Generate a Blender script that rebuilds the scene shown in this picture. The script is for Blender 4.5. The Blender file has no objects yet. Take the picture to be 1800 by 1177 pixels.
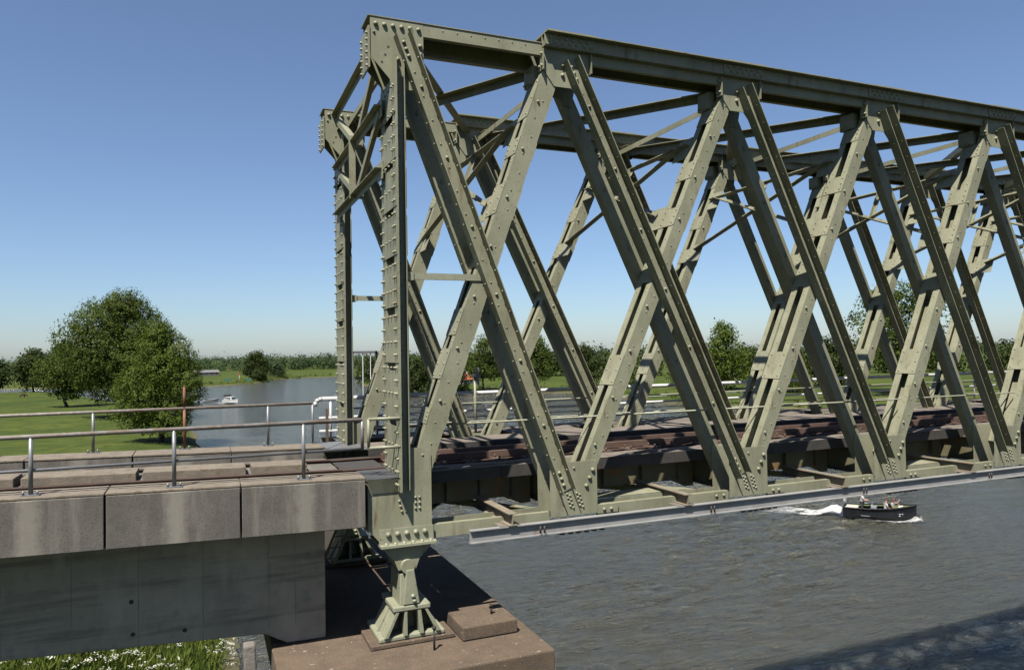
import bpy, math, random
import numpy as np
from mathutils import Vector, Matrix
S = bpy.context.scene
COL = S.collection
# ------------------------------------------------------------------ camera
cam = bpy.data.objects.new('camera', bpy.data.cameras.new('camera')); COL.objects.link(cam)
cam.data.sensor_width = 36.0; cam.data.lens = 25.815
cam.data.clip_start = 0.1; cam.data.clip_end = 20000
_r = (0.92212732, -0.38650266, -0.01723061); _u = (0.00657824, -0.02886677, 0.99956162); _f = (0.38683062, 0.92183643, 0.02407633)
cam.matrix_world = Matrix(((_r[0], _u[0], -_f[0], -2.24), (_r[1], _u[1], -_f[1], -12.014), (_r[2], _u[2], -_f[2], 2.982), (0, 0, 0, 1)))
S.camera = cam
# ------------------------------------------------------------------ sky, sun, exposure
SUN = Vector((-0.35, -0.36, 0.86)).normalized()          # towards the sun
elev = math.asin(SUN.z); azim = math.atan2(SUN.x, SUN.y)
W = bpy.data.worlds.new('World'); S.world = W; W.use_nodes = True
nt = W.node_tree; nt.nodes.clear()
sky = nt.nodes.new('ShaderNodeTexSky'); sky.sky_type = 'NISHITA'; sky.sun_disc = False
sky.sun_elevation = elev; sky.sun_rotation = azim; sky.altitude = 10; sky.air_density = 0.98; sky.dust_density = 0.55; sky.ozone_density = 8.5
bg = nt.nodes.new('ShaderNodeBackground'); bg.inputs['Strength'].default_value = 0.051
wo = nt.nodes.new('ShaderNodeOutputWorld')
hs = nt.nodes.new('ShaderNodeHueSaturation'); hs.inputs['Saturation'].default_value = 0.90; hs.inputs['Value'].default_value = 0.95
nt.links.new(sky.outputs[0], hs.inputs['Color']); nt.links.new(hs.outputs[0], bg.inputs[0]); nt.links.new(bg.outputs[0], wo.inputs[0])
sd = bpy.data.lights.new('sun', 'SUN'); sd.energy = 5.0; sd.angle = math.radians(0.53); sd.color = (1.0, 0.95, 0.87)
sun = bpy.data.objects.new('sun', sd); COL.objects.link(sun)
sun.rotation_euler = SUN.to_track_quat('Z', 'Y').to_euler(); sun.location = (-20, -25, 50)
S.view_settings.view_transform = 'Standard'; S.view_settings.look = 'None'
S.view_settings.exposure = 1.42; S.view_settings.gamma = 1.0; S.view_settings.use_curve_mapping = False
S.render.engine = 'CYCLES'; S.cycles.max_bounces = 6; S.cycles.transparent_max_bounces = 8
S.cycles.caustics_reflective = False; S.cycles.caustics_refractive = False
WATER_Z = -11.0

# ------------------------------------------------------------------ materials
ALB = 0.415      # the picture is exposed for shade, so surfaces carry their darker real values
def mat(name, base, rough=0.6, metal=0.0, spec=0.4, var=None, scale=3.0, fine=None, bump=0.0, bscale=40.0, detail=5, coords='Object'):
    """base colour with noise variation towards var, optional fine speckle colour, bump"""
    m = bpy.data.materials.new(name); m.use_nodes = True
    n = m.node_tree.nodes; l = m.node_tree.links
    b = n['Principled BSDF']; b.inputs['Roughness'].default_value = rough; b.inputs['Metallic'].default_value = metal
    b.inputs['Specular IOR Level'].default_value = spec
    base = tuple(c * ALB for c in base); var = var and tuple(c * ALB for c in var); fine = fine and (tuple(c * ALB for c in fine[0]), *fine[1:])
    b.inputs['Base Color'].default_value = (*base, 1)
    tc = n.new('ShaderNodeTexCoord'); co = tc.outputs[coords]
    col = None
    if var is not None:
        t = n.new('ShaderNodeTexNoise'); t.inputs['Scale'].default_value = scale; t.inputs['Detail'].default_value = detail; t.inputs['Roughness'].default_value = 0.65
        l.new(co, t.inputs['Vector'])
        r = n.new('ShaderNodeValToRGB'); r.color_ramp.elements[0].position = 0.38; r.color_ramp.elements[1].position = 0.66
        r.color_ramp.elements[0].color = (*base, 1); r.color_ramp.elements[1].color = (*var, 1)
        l.new(t.outputs['Fac'], r.inputs['Fac']); col = r.outputs['Color']
    if fine is not None:
        fc, fs, lo, hi = fine
        t = n.new('ShaderNodeTexNoise'); t.inputs['Scale'].default_value = fs; t.inputs['Detail'].default_value = 3
        l.new(co, t.inputs['Vector'])
        r = n.new('ShaderNodeMapRange'); r.inputs['From Min'].default_value = lo; r.inputs['From Max'].default_value = hi
        l.new(t.outputs['Fac'], r.inputs['Value'])
        mx = n.new('ShaderNodeMix'); mx.data_type = 'RGBA'
        if col is not None: l.new(col, mx.inputs[6])
        else: mx.inputs[6].default_value = (*base, 1)
        mx.inputs[7].default_value = (*fc, 1); l.new(r.outputs['Result'], mx.inputs[0]); col = mx.outputs[2]
    if col is not None: l.new(col, b.inputs['Base Color'])
    if bump > 0:
        t = n.new('ShaderNodeTexNoise'); t.inputs['Scale'].default_value = bscale; t.inputs['Detail'].default_value = 4
        l.new(co, t.inputs['Vector'])
        bp = n.new('ShaderNodeBump'); bp.inputs['Strength'].default_value = bump; bp.inputs['Distance'].default_value = 0.02
        l.new(t.outputs['Fac'], bp.inputs['Height']); l.new(bp.outputs['Normal'], b.inputs['Normal'])
    m['b'] = 0
    return m

def add_streaks(m, colour, sx, sy, sz, lo, hi, amount):
    """stains stretched along an axis, mixed over the present base colour"""
    n = m.node_tree.nodes; l = m.node_tree.links; b = n['Principled BSDF']
    src = b.inputs['Base Color'].links[0].from_socket
    tc = n.new('ShaderNodeTexCoord'); mp = n.new('ShaderNodeMapping'); mp.inputs['Scale'].default_value = (sx, sy, sz)
    l.new(tc.outputs['Object'], mp.inputs['Vector'])
    t = n.new('ShaderNodeTexNoise'); t.inputs['Scale'].default_value = 1; t.inputs['Detail'].default_value = 6; t.inputs['Roughness'].default_value = .6
    l.new(mp.outputs['Vector'], t.inputs['Vector'])
    r = n.new('ShaderNodeMapRange'); r.inputs['From Min'].default_value = lo; r.inputs['From Max'].default_value = hi; r.inputs['To Max'].default_value = amount
    l.new(t.outputs['Fac'], r.inputs['Value'])
    mx = n.new('ShaderNodeMix'); mx.data_type = 'RGBA'; l.new(src, mx.inputs[6]); mx.inputs[7].default_value = (*[c * ALB for c in colour], 1)
    l.new(r.outputs['Result'], mx.inputs[0]); l.new(mx.outputs[2], b.inputs['Base Color'])

M = {}
M['paint'] = mat('green_paint', (0.315, 0.315, 0.205), 0.55, spec=0.35, var=(0.425, 0.42, 0.29), scale=.9, fine=((0.20, 0.185, 0.11), 22, 0.60, 0.78), bump=0.12, bscale=60)
add_streaks(M['paint'], (0.17, 0.085, 0.035), 5, 5, 0.9, 0.605, 0.74, 0.85)
add_streaks(M['paint'], (0.15, 0.07, 0.03), 16, 16, 13, 0.665, 0.72, 0.75)
add_streaks(M['paint'], (0.47, 0.46, 0.38), 6, 6, 1.4, 0.62, 0.78, 0.55)
add_streaks(M['paint'], (0.20, 0.19, 0.125), 3.1, 3.1, .5, 0.5, 0.75, 0.6)
M['paintfresh'] = mat('pale_green_paint', (0.36, 0.37, 0.255), 0.5, var=(0.42, 0.42, 0.30), scale=4, fine=((0.22, 0.19, 0.11), 14, 0.6, 0.75))
M['floorsteel'] = mat('rusty_floor_steel', (0.25, 0.235, 0.135), 0.7, var=(0.20, 0.15, 0.075), scale=2.5, fine=((0.42, 0.19, 0.05), 5, 0.56, 0.70), bump=.2)
M['tansteel'] = mat('dusty_brown_steel', (0.34, 0.30, 0.22), 0.7, var=(0.25, 0.21, 0.155), scale=3, fine=((0.36, 0.19, 0.08), 7, 0.6, 0.74))
M['galv'] = mat('galvanised_steel', (0.33, 0.335, 0.34), 0.45, metal=0.35, var=(0.26, 0.265, 0.28), scale=6, fine=((0.30, 0.17, 0.10), 5, 0.63, 0.78), bump=.06)
M['greybeam'] = mat('grey_galvanised_beam', (0.46, 0.455, 0.44), 0.5, metal=0.05, var=(0.37, 0.365, 0.355), scale=3, fine=((0.36, 0.22, 0.17), 6, 0.64, 0.8), bump=.06)
M['rustypipe'] = mat('weathered_handrail_pipe', (0.40, 0.37, 0.33), 0.6, metal=0.1, var=(0.30, 0.21, 0.14), scale=5, fine=((0.46, 0.45, 0.44), 13, 0.55, 0.7))
M['redpost'] = mat('red_oxide_post', (0.22, 0.055, 0.03), 0.7, var=(0.30, 0.15, 0.07), scale=4)
M['white'] = mat('white_pipe_paint', (0.78, 0.78, 0.76), 0.4, var=(0.70, 0.70, 0.68), scale=4)
M['railsteel'] = mat('rusty_rail', (0.095, 0.055, 0.038), 0.6, metal=0.1, var=(0.14, 0.08, 0.055), scale=6, bump=.1)
M['railred'] = mat('red_rust', (0.17, 0.105, 0.075), 0.75, var=(0.12, 0.07, 0.05), scale=7)
M['timber'] = mat('weathered_deck_timber', (0.27, 0.225, 0.18), 0.85, var=(0.17, 0.14, 0.115), scale=5, fine=((0.33, 0.29, 0.24), 40, 0.5, 0.75), bump=.3)
M['tarred'] = mat('tarred_timber', (0.05, 0.046, 0.044), 0.8, var=(0.075, 0.066, 0.058), scale=6, bump=.3)
M['concrete'] = mat('aggregate_concrete', (0.205, 0.187, 0.16), 0.9, var=(0.148, 0.135, 0.116), scale=3.0, fine=((0.10, 0.09, 0.078), 62, 0.52, 0.66), bump=.18, bscale=85)
add_streaks(M['concrete'], (0.31, 0.28, 0.235), 4.5, 4.5, 0.35, 0.54, 0.70, 0.75)
add_streaks(M['concrete'], (0.34, 0.31, 0.26), 55, 55, 55, 0.66, 0.74, 0.8)
def post_runs(m, colour, x0, period, amount):
    """pale lime runs washed down the face below each handrail foot"""
    n = m.node_tree.nodes; l = m.node_tree.links; b = n['Principled BSDF']; src = b.inputs['Base Color'].links[0].from_socket
    tc = n.new('ShaderNodeTexCoord'); sx = n.new('ShaderNodeSeparateXYZ'); l.new(tc.outputs['Object'], sx.inputs[0])
    t = n.new('ShaderNodeTexNoise'); t.inputs['Scale'].default_value = 7; t.inputs['Detail'].default_value = 8; t.inputs['Roughness'].default_value = .75; l.new(tc.outputs['Object'], t.inputs['Vector'])
    def op(o, a, c):
        k = n.new('ShaderNodeMath'); k.operation = o
        for i, v in enumerate((a, c)):
            if isinstance(v, (int, float)): k.inputs[i].default_value = v
            else: l.new(v, k.inputs[i])
        return k.outputs[0]
    wob = op('MULTIPLY', op('SUBTRACT', t.outputs['Fac'], .5), .35)
    d = op('ABSOLUTE', op('SUBTRACT', op('PINGPONG', op('ADD', op('SUBTRACT', sx.outputs['X'], x0 - 100 * period), wob), period / 2), 0), 0)
    k = n.new('ShaderNodeMapRange'); k.inputs['From Min'].default_value = .20; k.inputs['From Max'].default_value = .06; k.inputs['To Max'].default_value = amount; l.new(d, k.inputs['Value'])
    mx = n.new('ShaderNodeMix'); mx.data_type = 'RGBA'; l.new(src, mx.inputs[6]); mx.inputs[7].default_value = (*[c * ALB for c in colour], 1); l.new(k.outputs['Result'], mx.inputs[0]); l.new(mx.outputs[2], b.inputs['Base Color'])
post_runs(M['concrete'], (0.40, 0.365, 0.305), -.80, 1.835, .62)
M['kerbtop'] = mat('weathered_concrete_top', (0.29, 0.245, 0.185), 0.9, var=(0.20, 0.165, 0.125), scale=4.5, fine=((0.20, 0.13, 0.075), 11, 0.56, 0.72), bump=.4, bscale=40)
M['girder'] = mat('smooth_concrete', (0.56, 0.48, 0.37), 0.85, var=(0.43, 0.37, 0.285), scale=1.2, fine=((0.34, 0.315, 0.27), 5, 0.56, 0.75), bump=.15, bscale=30)
add_streaks(M['girder'], (0.22, 0.195, 0.15), 0.22, 1, 3.4, 0.50, 0.60, 0.65)
add_streaks(M['girder'], (0.64, 0.56, 0.44), 2.5, 1, 0.6, 0.52, 0.72, 0.7)
M['cap'] = mat('brown_pier_concrete', (0.175, 0.12, 0.074), 0.9, var=(0.115, 0.08, 0.05), scale=2.6, fine=((0.22, 0.175, 0.135), 60, 0.52, 0.7), bump=.6, bscale=55)
add_streaks(M['cap'], (0.52, 0.47, 0.40), 11, 11, 11, 0.655, 0.70, 0.9)
add_streaks(M['cap'], (0.30, 0.24, 0.18), 30, 30, 30, 0.6, 0.7, 0.8)
M['joint'] = mat('stained_joint', (0.30, 0.28, 0.23), 0.9, var=(0.42, 0.39, 0.32), scale=3)
M['pierwall'] = mat('pier_concrete', (0.16, 0.145, 0.125), 0.9, var=(0.09, 0.085, 0.075), scale=1.5, bump=.4)
M['oldwood'] = mat('grey_driftwood', (0.30, 0.27, 0.235), 0.9, var=(0.19, 0.165, 0.14), scale=6, bump=.6, bscale=20)
M['dark'] = mat('dark_steel', (0.03, 0.028, 0.026), 0.6, var=(0.06, 0.04, 0.03), scale=8)
M['bark'] = mat('bark', (0.075, 0.06, 0.045), 0.95, var=(0.045, 0.036, 0.028), scale=3, bump=.6, bscale=9)

def leaf_mat(name, c1, c2):
    m = bpy.data.materials.new(name); m.use_nodes = True
    n = m.node_tree.nodes; l = m.node_tree.links; n.remove(n['Principled BSDF'])
    tc = n.new('ShaderNodeTexCoord'); t = n.new('ShaderNodeTexNoise'); t.inputs['Scale'].default_value = 0.9; t.inputs['Detail'].default_value = 4
    l.new(tc.outputs['Object'], t.inputs['Vector'])
    r = n.new('ShaderNodeValToRGB'); r.color_ramp.elements[0].position = .35; r.color_ramp.elements[1].position = .68
    r.color_ramp.elements[0].color = (*c1, 1); r.color_ramp.elements[1].color = (*c2, 1); l.new(t.outputs['Fac'], r.inputs['Fac'])
    d = n.new('ShaderNodeBsdfPrincipled'); d.inputs['Roughness'].default_value = .6; d.inputs['Specular IOR Level'].default_value = .12; l.new(r.outputs['Color'], d.inputs['Base Color'])
    tr = n.new('ShaderNodeBsdfTranslucent'); l.new(r.outputs['Color'], tr.inputs['Color'])
    mx = n.new('ShaderNodeMixShader'); mx.inputs[0].default_value = .42
    l.new(d.outputs[0], mx.inputs[1]); l.new(tr.outputs[0], mx.inputs[2]); l.new(mx.outputs[0], n['Material Output'].inputs['Surface'])
    return m
M['leaf_a'] = leaf_mat('leaves_mid_green', (0.034, 0.052, 0.008), (0.064, 0.085, 0.014))
M['leaf_b'] = leaf_mat('leaves_fresh_green', (0.044, 0.066, 0.009), (0.080, 0.106, 0.016))
M['leaf_c'] = leaf_mat('leaves_dark_green', (0.021, 0.033, 0.008), (0.043, 0.057, 0.013))
M['leaf_d'] = leaf_mat('leaves_far_hazed', (0.032, 0.054, 0.022), (0.050, 0.076, 0.030))  # bluish, lighter leaf colour: distance haze painted in
M['leaf_e'] = leaf_mat('leaves_horizon_hazed', (0.05, 0.072, 0.045), (0.07, 0.095, 0.06))  # paler still, with the haze of the horizon put into the leaf colour
M['grassblade'] = leaf_mat('grass_blades', (0.052, 0.078, 0.012), (0.11, 0.135, 0.026))
M['umbel'] = mat('cow_parsley_white', (0.72, 0.72, 0.62), 0.8)

# ground: meadow with yellow flower patches
def ground_mat():
    m = bpy.data.materials.new('meadow_grass'); m.use_nodes = True
    n = m.node_tree.nodes; l = m.node_tree.links; b = n['Principled BSDF']; b.inputs['Roughness'].default_value = .95; b.inputs['Specular IOR Level'].default_value = .1
    tc = n.new('ShaderNodeTexCoord')
    def noise(s, d=5):
        t = n.new('ShaderNodeTexNoise'); t.inputs['Scale'].default_value = s; t.inputs['Detail'].default_value = d; t.inputs['Roughness'].default_value = .7; l.new(tc.outputs['Object'], t.inputs['Vector']); return t.outputs['Fac']
    r = n.new('ShaderNodeValToRGB'); cr = r.color_ramp
    cr.elements[0].position = .32; cr.elements[0].color = (0.020, 0.034, 0.006, 1); cr.elements[1].position = .68; cr.elements[1].color = (0.052, 0.064, 0.012, 1)
    l.new(noise(.05, 8), r.inputs['Fac'])
    def over(src, colr, fac, lo, hi, amt):
        k = n.new('ShaderNodeMapRange'); k.inputs['From Min'].default_value = lo; k.inputs['From Max'].default_value = hi; k.inputs['To Max'].default_value = amt; l.new(fac, k.inputs['Value'])
        x = n.new('ShaderNodeMix'); x.data_type = 'RGBA'; l.new(k.outputs['Result'], x.inputs[0]); l.new(src, x.inputs[6]); x.inputs[7].default_value = (*colr, 1); return x.outputs[2]
    c = over(r.outputs['Color'], (0.095, 0.085, 0.012), noise(.11, 6), .58, .70, .65)
    c = over(c, (0.022, 0.033, 0.007), noise(.33, 7), .46, .62, .85)
    # bare sandy strip right at the waterline
    sx = n.new('ShaderNodeSeparateXYZ'); l.new(tc.outputs['Object'], sx.inputs[0])
    k = n.new('ShaderNodeMapRange'); k.inputs['From Min'].default_value = -10.45; k.inputs['From Max'].default_value = -10.8; l.new(sx.outputs['Z'], k.inputs['Value'])
    x = n.new('ShaderNodeMix'); x.data_type = 'RGBA'; l.new(k.outputs['Result'], x.inputs[0]); l.new(c, x.inputs[6]); x.inputs[7].default_value = (0.07, 0.065, 0.035, 1)
    l.new(x.outputs[2], b.inputs['Base Color'])
    bp = n.new('ShaderNodeBump'); bp.inputs['Strength'].default_value = .6; bp.inputs['Distance'].default_value = .3; l.new(noise(2.2, 6), bp.inputs['Height']); l.new(bp.outputs['Normal'], b.inputs['Normal'])
    return m
M['ground'] = ground_mat()

def water_mat():
    m = bpy.data.materials.new('river_water'); m.use_nodes = True
    n = m.node_tree.nodes; l = m.node_tree.links; b = n['Principled BSDF']
    b.inputs['Roughness'].default_value = .13; b.inputs['IOR'].default_value = 1.33; b.inputs['Specular IOR Level'].default_value = .65
    tc = n.new('ShaderNodeTexCoord')
    def noise(sx, sy, rot, d, rough=.55):
        mp = n.new('ShaderNodeMapping'); mp.inputs['Scale'].default_value = (sx, sy, 1); mp.inputs['Rotation'].default_value = (0, 0, rot); l.new(tc.outputs['Object'], mp.inputs['Vector'])
        t = n.new('ShaderNodeTexNoise'); t.inputs['Scale'].default_value = 1; t.inputs['Detail'].default_value = d; t.inputs['Roughness'].default_value = rough; l.new(mp.outputs['Vector'], t.inputs['Vector']); return t.outputs['Fac']
    r = n.new('ShaderNodeValToRGB'); cr = r.color_ramp
    cr.elements[0].position = .35; cr.elements[0].color = (0.028, 0.029, 0.023, 1); cr.elements[1].position = .7; cr.elements[1].color = (0.037, 0.036, 0.026, 1)
    b.inputs['Subsurface Weight'].default_value = 1.0; b.inputs['Subsurface Radius'].default_value = (1.0, .9, .6); b.inputs['Subsurface Scale'].default_value = 6.0
    l.new(noise(.06, .03, .3, 5), r.inputs['Fac']); l.new(r.outputs['Color'], b.inputs['Base Color'])
    def bump(h, dist, prev=None):
        bp = n.new('ShaderNodeBump'); bp.inputs['Strength'].default_value = 1; bp.inputs['Distance'].default_value = dist; l.new(h, bp.inputs['Height'])
        if prev: l.new(prev, bp.inputs['Normal'])
        return bp.outputs['Normal']
    a = bump(noise(.6, 1.9, .25, 3, .6), .85)
    a = bump(noise(1.8, 6.5, .25, 4, .6), .24, a)
    a = bump(noise(8, 17, .4, 2), .03, a)
    l.new(a, b.inputs['Normal'])
    return m
M['water'] = water_mat()

def foam_mat():
    m = bpy.data.materials.new('white_foam'); m.use_nodes = True
    n = m.node_tree.nodes; l = m.node_tree.links; b = n['Principled BSDF']; b.inputs['Base Color'].default_value = (.36, .36, .35, 1); b.inputs['Roughness'].default_value = .8
    tc = n.new('ShaderNodeTexCoord'); t = n.new('ShaderNodeTexNoise'); t.inputs['Scale'].default_value = 1.7; t.inputs['Detail'].default_value = 9; t.inputs['Roughness'].default_value = .8; l.new(tc.outputs['Object'], t.inputs['Vector'])
    at = n.new('ShaderNodeAttribute'); at.attribute_name = 'foam'
    ad = n.new('ShaderNodeMath'); ad.operation = 'ADD'; l.new(t.outputs['Fac'], ad.inputs[0]); l.new(at.outputs['Fac'], ad.inputs[1])
    k = n.new('ShaderNodeMapRange'); k.inputs['From Min'].default_value = .93; k.inputs['From Max'].default_value = 1.30; l.new(ad.outputs[0], k.inputs['Value'])
    l.new(k.outputs['Result'], b.inputs['Alpha'])
    return m
M['foam'] = foam_mat()

# ------------------------------------------------------------------ mesh builder
def nrm(v):
    v = Vector(v); return v.normalized()
class MB:
    def __init__(s): s.v = []; s.f = []; s.sm = []
    def poly(s, pts, faces, smooth=False):
        o = len(s.v); s.v += [tuple(p) for p in pts]
        for f in faces: s.f.append([o + i for i in f]); s.sm.append(smooth)
        return s
    def box(s, x0, x1, y0, y1, z0, z1):
        p = [(x0, y0, z0), (x1, y0, z0), (x1, y1, z0), (x0, y1, z0), (x0, y0, z1), (x1, y0, z1), (x1, y1, z1), (x0, y1, z1)]
        return s.poly(p, [(0, 3, 2, 1), (4, 5, 6, 7), (0, 1, 5, 4), (1, 2, 6, 5), (2, 3, 7, 6), (3, 0, 4, 7)])
    def ext(s, prof, p, q, U, smooth=False):
        """extrude profile [(a,b)] along p->q; a along U, b along W x U"""
        p = Vector(p); q = Vector(q); w = (q - p).normalized(); U = Vector(U); U = (U - w * U.dot(w)).normalized(); V = w.cross(U)
        n = len(prof); A = [p + U * a + V * b for a, b in prof]; B = [q + U * a + V * b for a, b in prof]
        return s.poly(A + B, [tuple(range(n))[::-1], tuple(range(n, 2 * n))] , False)._side(n, smooth)
    def _side(s, n, smooth):
        o = len(s.v) - 2 * n
        for i in range(n):
            j = (i + 1) % n; s.f.append([o + i, o + j, o + n + j, o + n + i]); s.sm.append(smooth)
        return s
    def bar(s, p, q, U, a0, a1, b0, b1): return s.ext([(a0, b0), (a1, b0), (a1, b1), (a0, b1)], p, q, U)
    def plate(s, pts, y0, y1):
        """polygon in XZ (anticlockwise seen from -Y) between y0 and y1"""
        n = len(pts); A = [(x, y0, z) for x, z in pts]; B = [(x, y1, z) for x, z in pts]
        s.poly(A + B, [tuple(range(n)), tuple(range(n, 2 * n))[::-1]]); o = len(s.v) - 2 * n
        for i in range(n):
            j = (i + 1) % n; s.f.append([o + j, o + i, o + n + i, o + n + j]); s.sm.append(False)
        return s
    def cyl(s, p, q, r, n=8, r2=None, smooth=True):
        r2 = r if r2 is None else r2; p = Vector(p); q = Vector(q); w = (q - p).normalized()
        U = w.orthogonal().normalized(); V = w.cross(U)
        A = [p + (U * math.cos(2 * math.pi * i / n) + V * math.sin(2 * math.pi * i / n)) * r for i in range(n)]
        B = [q + (U * math.cos(2 * math.pi * i / n) + V * math.sin(2 * math.pi * i / n)) * r2 for i in range(n)]
        s.poly(A + B, [tuple(range(n))[::-1], tuple(range(n, 2 * n))])
        return s._side(n, smooth)
    def dome(s, c, nor, r, h, n=6):
        c = Vector(c); w = nrm(nor); U = w.orthogonal().normalized(); V = w.cross(U); pts = []
        for rr, hh in ((1, 0), (.92, .5), (.55, .9)):
            pts += [c + (U * math.cos(2 * math.pi * i / n) + V * math.sin(2 * math.pi * i / n)) * r * rr + w * h * hh for i in range(n)]
        pts.append(c + w * h); fs = []
        for k in (0, 1):
            for i in range(n):
                j = (i + 1) % n; fs.append((k * n + i, k * n + j, k * n + n + j, k * n + n + i))
        for i in range(n): fs.append((2 * n + i, 2 * n + (i + 1) % n, 3 * n))
        return s.poly(pts, fs, True)
    def tube(s, pts, r, n=8):
        for a, b in zip(pts[:-1], pts[1:]): s.cyl(a, b, r, n)
        return s
    def mesh(s, name):
        me = bpy.data.meshes.new(name); me.from_pydata(s.v, [], s.f)
        me.polygons.foreach_set('use_smooth', s.sm); me.update(); return me
    def build(s, name, m, parent=None, stuff=False, label=None):
        me = s.mesh(name); me.materials.append(M[m] if isinstance(m, str) else m)
        o = bpy.data.objects.new(name, me); COL.objects.link(o)
        if parent is not None: attach(o, parent)
        if stuff: o['kind'] = 'stuff'
        if label: o['label'] = label
        return o
WM = {}
def attach(o, parent):
    o.parent = parent
    o.matrix_parent_inverse = WM.get(parent.name, Matrix()).inverted()
def tag(o, label, cat, group=None):
    o['label'] = label; o['category'] = cat
    if group: o['group'] = group
    return o
def thing(name, label, cat, loc=(0, 0, 0), group=None):
    o = bpy.data.objects.new(name, None); COL.objects.link(o); o.location = loc; o.empty_display_size = .3
    WM[o.name] = Matrix.Translation(loc); return tag(o, label, cat, group)
def struct(o): o['kind'] = 'structure'; return o
def copy_part(o, dx=0, dy=0, dz=0):
    c = o.copy(); COL.objects.link(c); c.location = o.location + Vector((dx, dy, dz))
    for ch in [k for k in o.children]:
        d = ch.copy(); COL.objects.link(d); d.parent = c
    return c
def I_prof(h, b, tf, tw):
    return [(-b/2, -h/2), (b/2, -h/2), (b/2, -h/2+tf), (tw/2, -h/2+tf), (tw/2, h/2-tf), (b/2, h/2-tf), (b/2, h/2), (-b/2, h/2), (-b/2, h/2-tf), (-tw/2, h/2-tf), (-tw/2, -h/2+tf), (-b/2, -h/2+tf)]

# ------------------------------------------------------------------ water and ground
LAND = [
 [(-2.2, -400), (-2.0, -40), (-1.2, 10), (-1.6, 40), (-2.6, 90), (-3.2, 118), (-5.2, 150), (-15, 205), (-31, 262), (-45, 312), (-62, 354), (-95, 362), (-180, 385), (-600, 430), (-3000, 500), (-3000, -400)],
 [(-6000, 900), (-600, 540), (-150, 470), (-60, 405), (-2, 378), (12, 384), (27, 412), (33, 448), (56, 479), (80, 487), (104, 470), (90, 420), (73, 365), (66, 330), (68, 275), (78, 240), (90, 223), (112, 212), (120, 203), (112, 176), (108, 158), (115, 131), (125, 113), (131, 60), (128, 0), (124, -400), (9000, -400), (9000, 9000), (-6000, 9000)]]
def sd_poly(P, X, Y):
    P = np.array(P, float); n = len(P); d = np.full(X.shape, 1e18); ins = np.zeros(X.shape, bool)
    for i in range(n):
        a = P[i]; b = P[(i + 1) % n]; e = b - a; wx = X - a[0]; wy = Y - a[1]
        t = np.clip((wx * e[0] + wy * e[1]) / (e @ e), 0, 1); d = np.minimum(d, (wx - e[0] * t) ** 2 + (wy - e[1] * t) ** 2)
        c = ((a[1] > Y) != (b[1] > Y)) & (X < (b[0] - a[0]) * (Y - a[1]) / (b[1] - a[1] + 1e-12) + a[0]); ins ^= c
    return np.where(ins, np.sqrt(d), -np.sqrt(d))
def ground_z(X, Y):
    X = np.asarray(X, float); Y = np.asarray(Y, float)
    d1 = sd_poly(LAND[0], X, Y); d2 = sd_poly(LAND[1], X, Y); d = np.maximum(d1, d2)
    wob = .9 * np.sin(X * .21 + 1.3 * np.sin(Y * .13)) * np.sin(Y * .17 + .7)
    d = d + wob * np.clip(1 - np.abs(d) / 6, 0, 1)
    z = np.where(d < 0, np.clip(WATER_Z + d * .35, -14, 0), WATER_Z + 1.15 * (1 - np.exp(-np.maximum(d, 0) / 2.2)))
    z = z + np.where(d > 2, .12 * np.sin(X * .31 + Y * .11) * np.sin(Y * .23 - X * .07), 0)
    dy = np.clip((d2 - 25) / 60, 0, 1); z = z + 1.2 * dy * dy * (3 - 2 * dy) * (X > -200)
    em = np.exp(-(((X + 9) / 11) ** 2 + ((Y - 10) / 16) ** 2)) * np.clip(d1 / 5, 0, 1); z = z + 4.6 * em
    return z
def axis(breaks):
    out = []
    for a, b, st in breaks: out += list(np.arange(a, b, st))
    return np.array(out + [breaks[-1][1]])
gx = axis([(-3000, -400, 200), (-400, -120, 14), (-120, 160, 2.4), (160, 500, 15), (500, 6000, 400)])
gy = axis([(-400, -40, 30), (-40, 60, 2.0), (60, 520, 2.8), (520, 900, 25), (900, 8000, 500)])
GX, GY = np.meshgrid(gx, gy); GZ = ground_z(GX, GY)
me = bpy.data.meshes.new('ground'); nx, ny = len(gx), len(gy)
verts = np.stack([GX.ravel(), GY.ravel(), GZ.ravel()], 1)
ii = (np.arange(ny - 1)[:, None] * nx + np.arange(nx - 1)[None, :]).ravel()
faces = np.stack([ii, ii + 1, ii + nx + 1, ii + nx], 1)
me.from_pydata(verts.tolist(), [], faces.tolist()); me.polygons.foreach_set('use_smooth', [True] * len(me.polygons)); me.materials.append(M['ground'])
g = bpy.data.objects.new('ground', me); COL.objects.link(g); struct(g)
wx = axis([(-6000, -200, 580), (-200, -6, 9.7), (-6, 62, .27), (62, 130, .8), (130, 330, 10), (330, 9000, 600)])
wy = axis([(-2000, -100, 190), (-100, 2, 6), (2, 58, .25), (58, 150, .8), (150, 520, 6), (520, 9000, 600)])
WX, WY = np.meshgrid(wx, wy); WZ = np.zeros_like(WX); rw = np.random.default_rng(9)
fade = np.clip((WX + 8) / 6, 0, 1) * np.clip((150 - WY) / 40, 0, 1) * np.clip((WY - 0) / 4, 0, 1) * np.clip((130 - WX) / 30, 0, 1)
gust = .72 + .45 * np.sin(WX * .11 + 1.7 * np.sin(WY * .09)) * np.sin(WY * .13 + .5)
for k in range(60):
    lam = .68 * (3.4 / .68) ** (rw.uniform() ** 1.4); th = math.atan2(.92, .39) + .15 + rw.normal() * .32; kk = 2 * math.pi / lam; amp = .0098 * lam ** .35
    lim = np.where((WX < 62) & (WY < 58), 1.0, 1.0 if lam > 2.4 else 0.0)
    ph = kk * (WX * math.cos(th) + WY * math.sin(th)) + rw.uniform(0, 6.28) + .8 * np.sin(WX * .23 * rw.uniform(.5, 1.5) + WY * .19 * rw.uniform(.5, 1.5))
    c = np.sin(ph); WZ += amp * (c + .35 * (c * c - .5)) * lim
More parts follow.
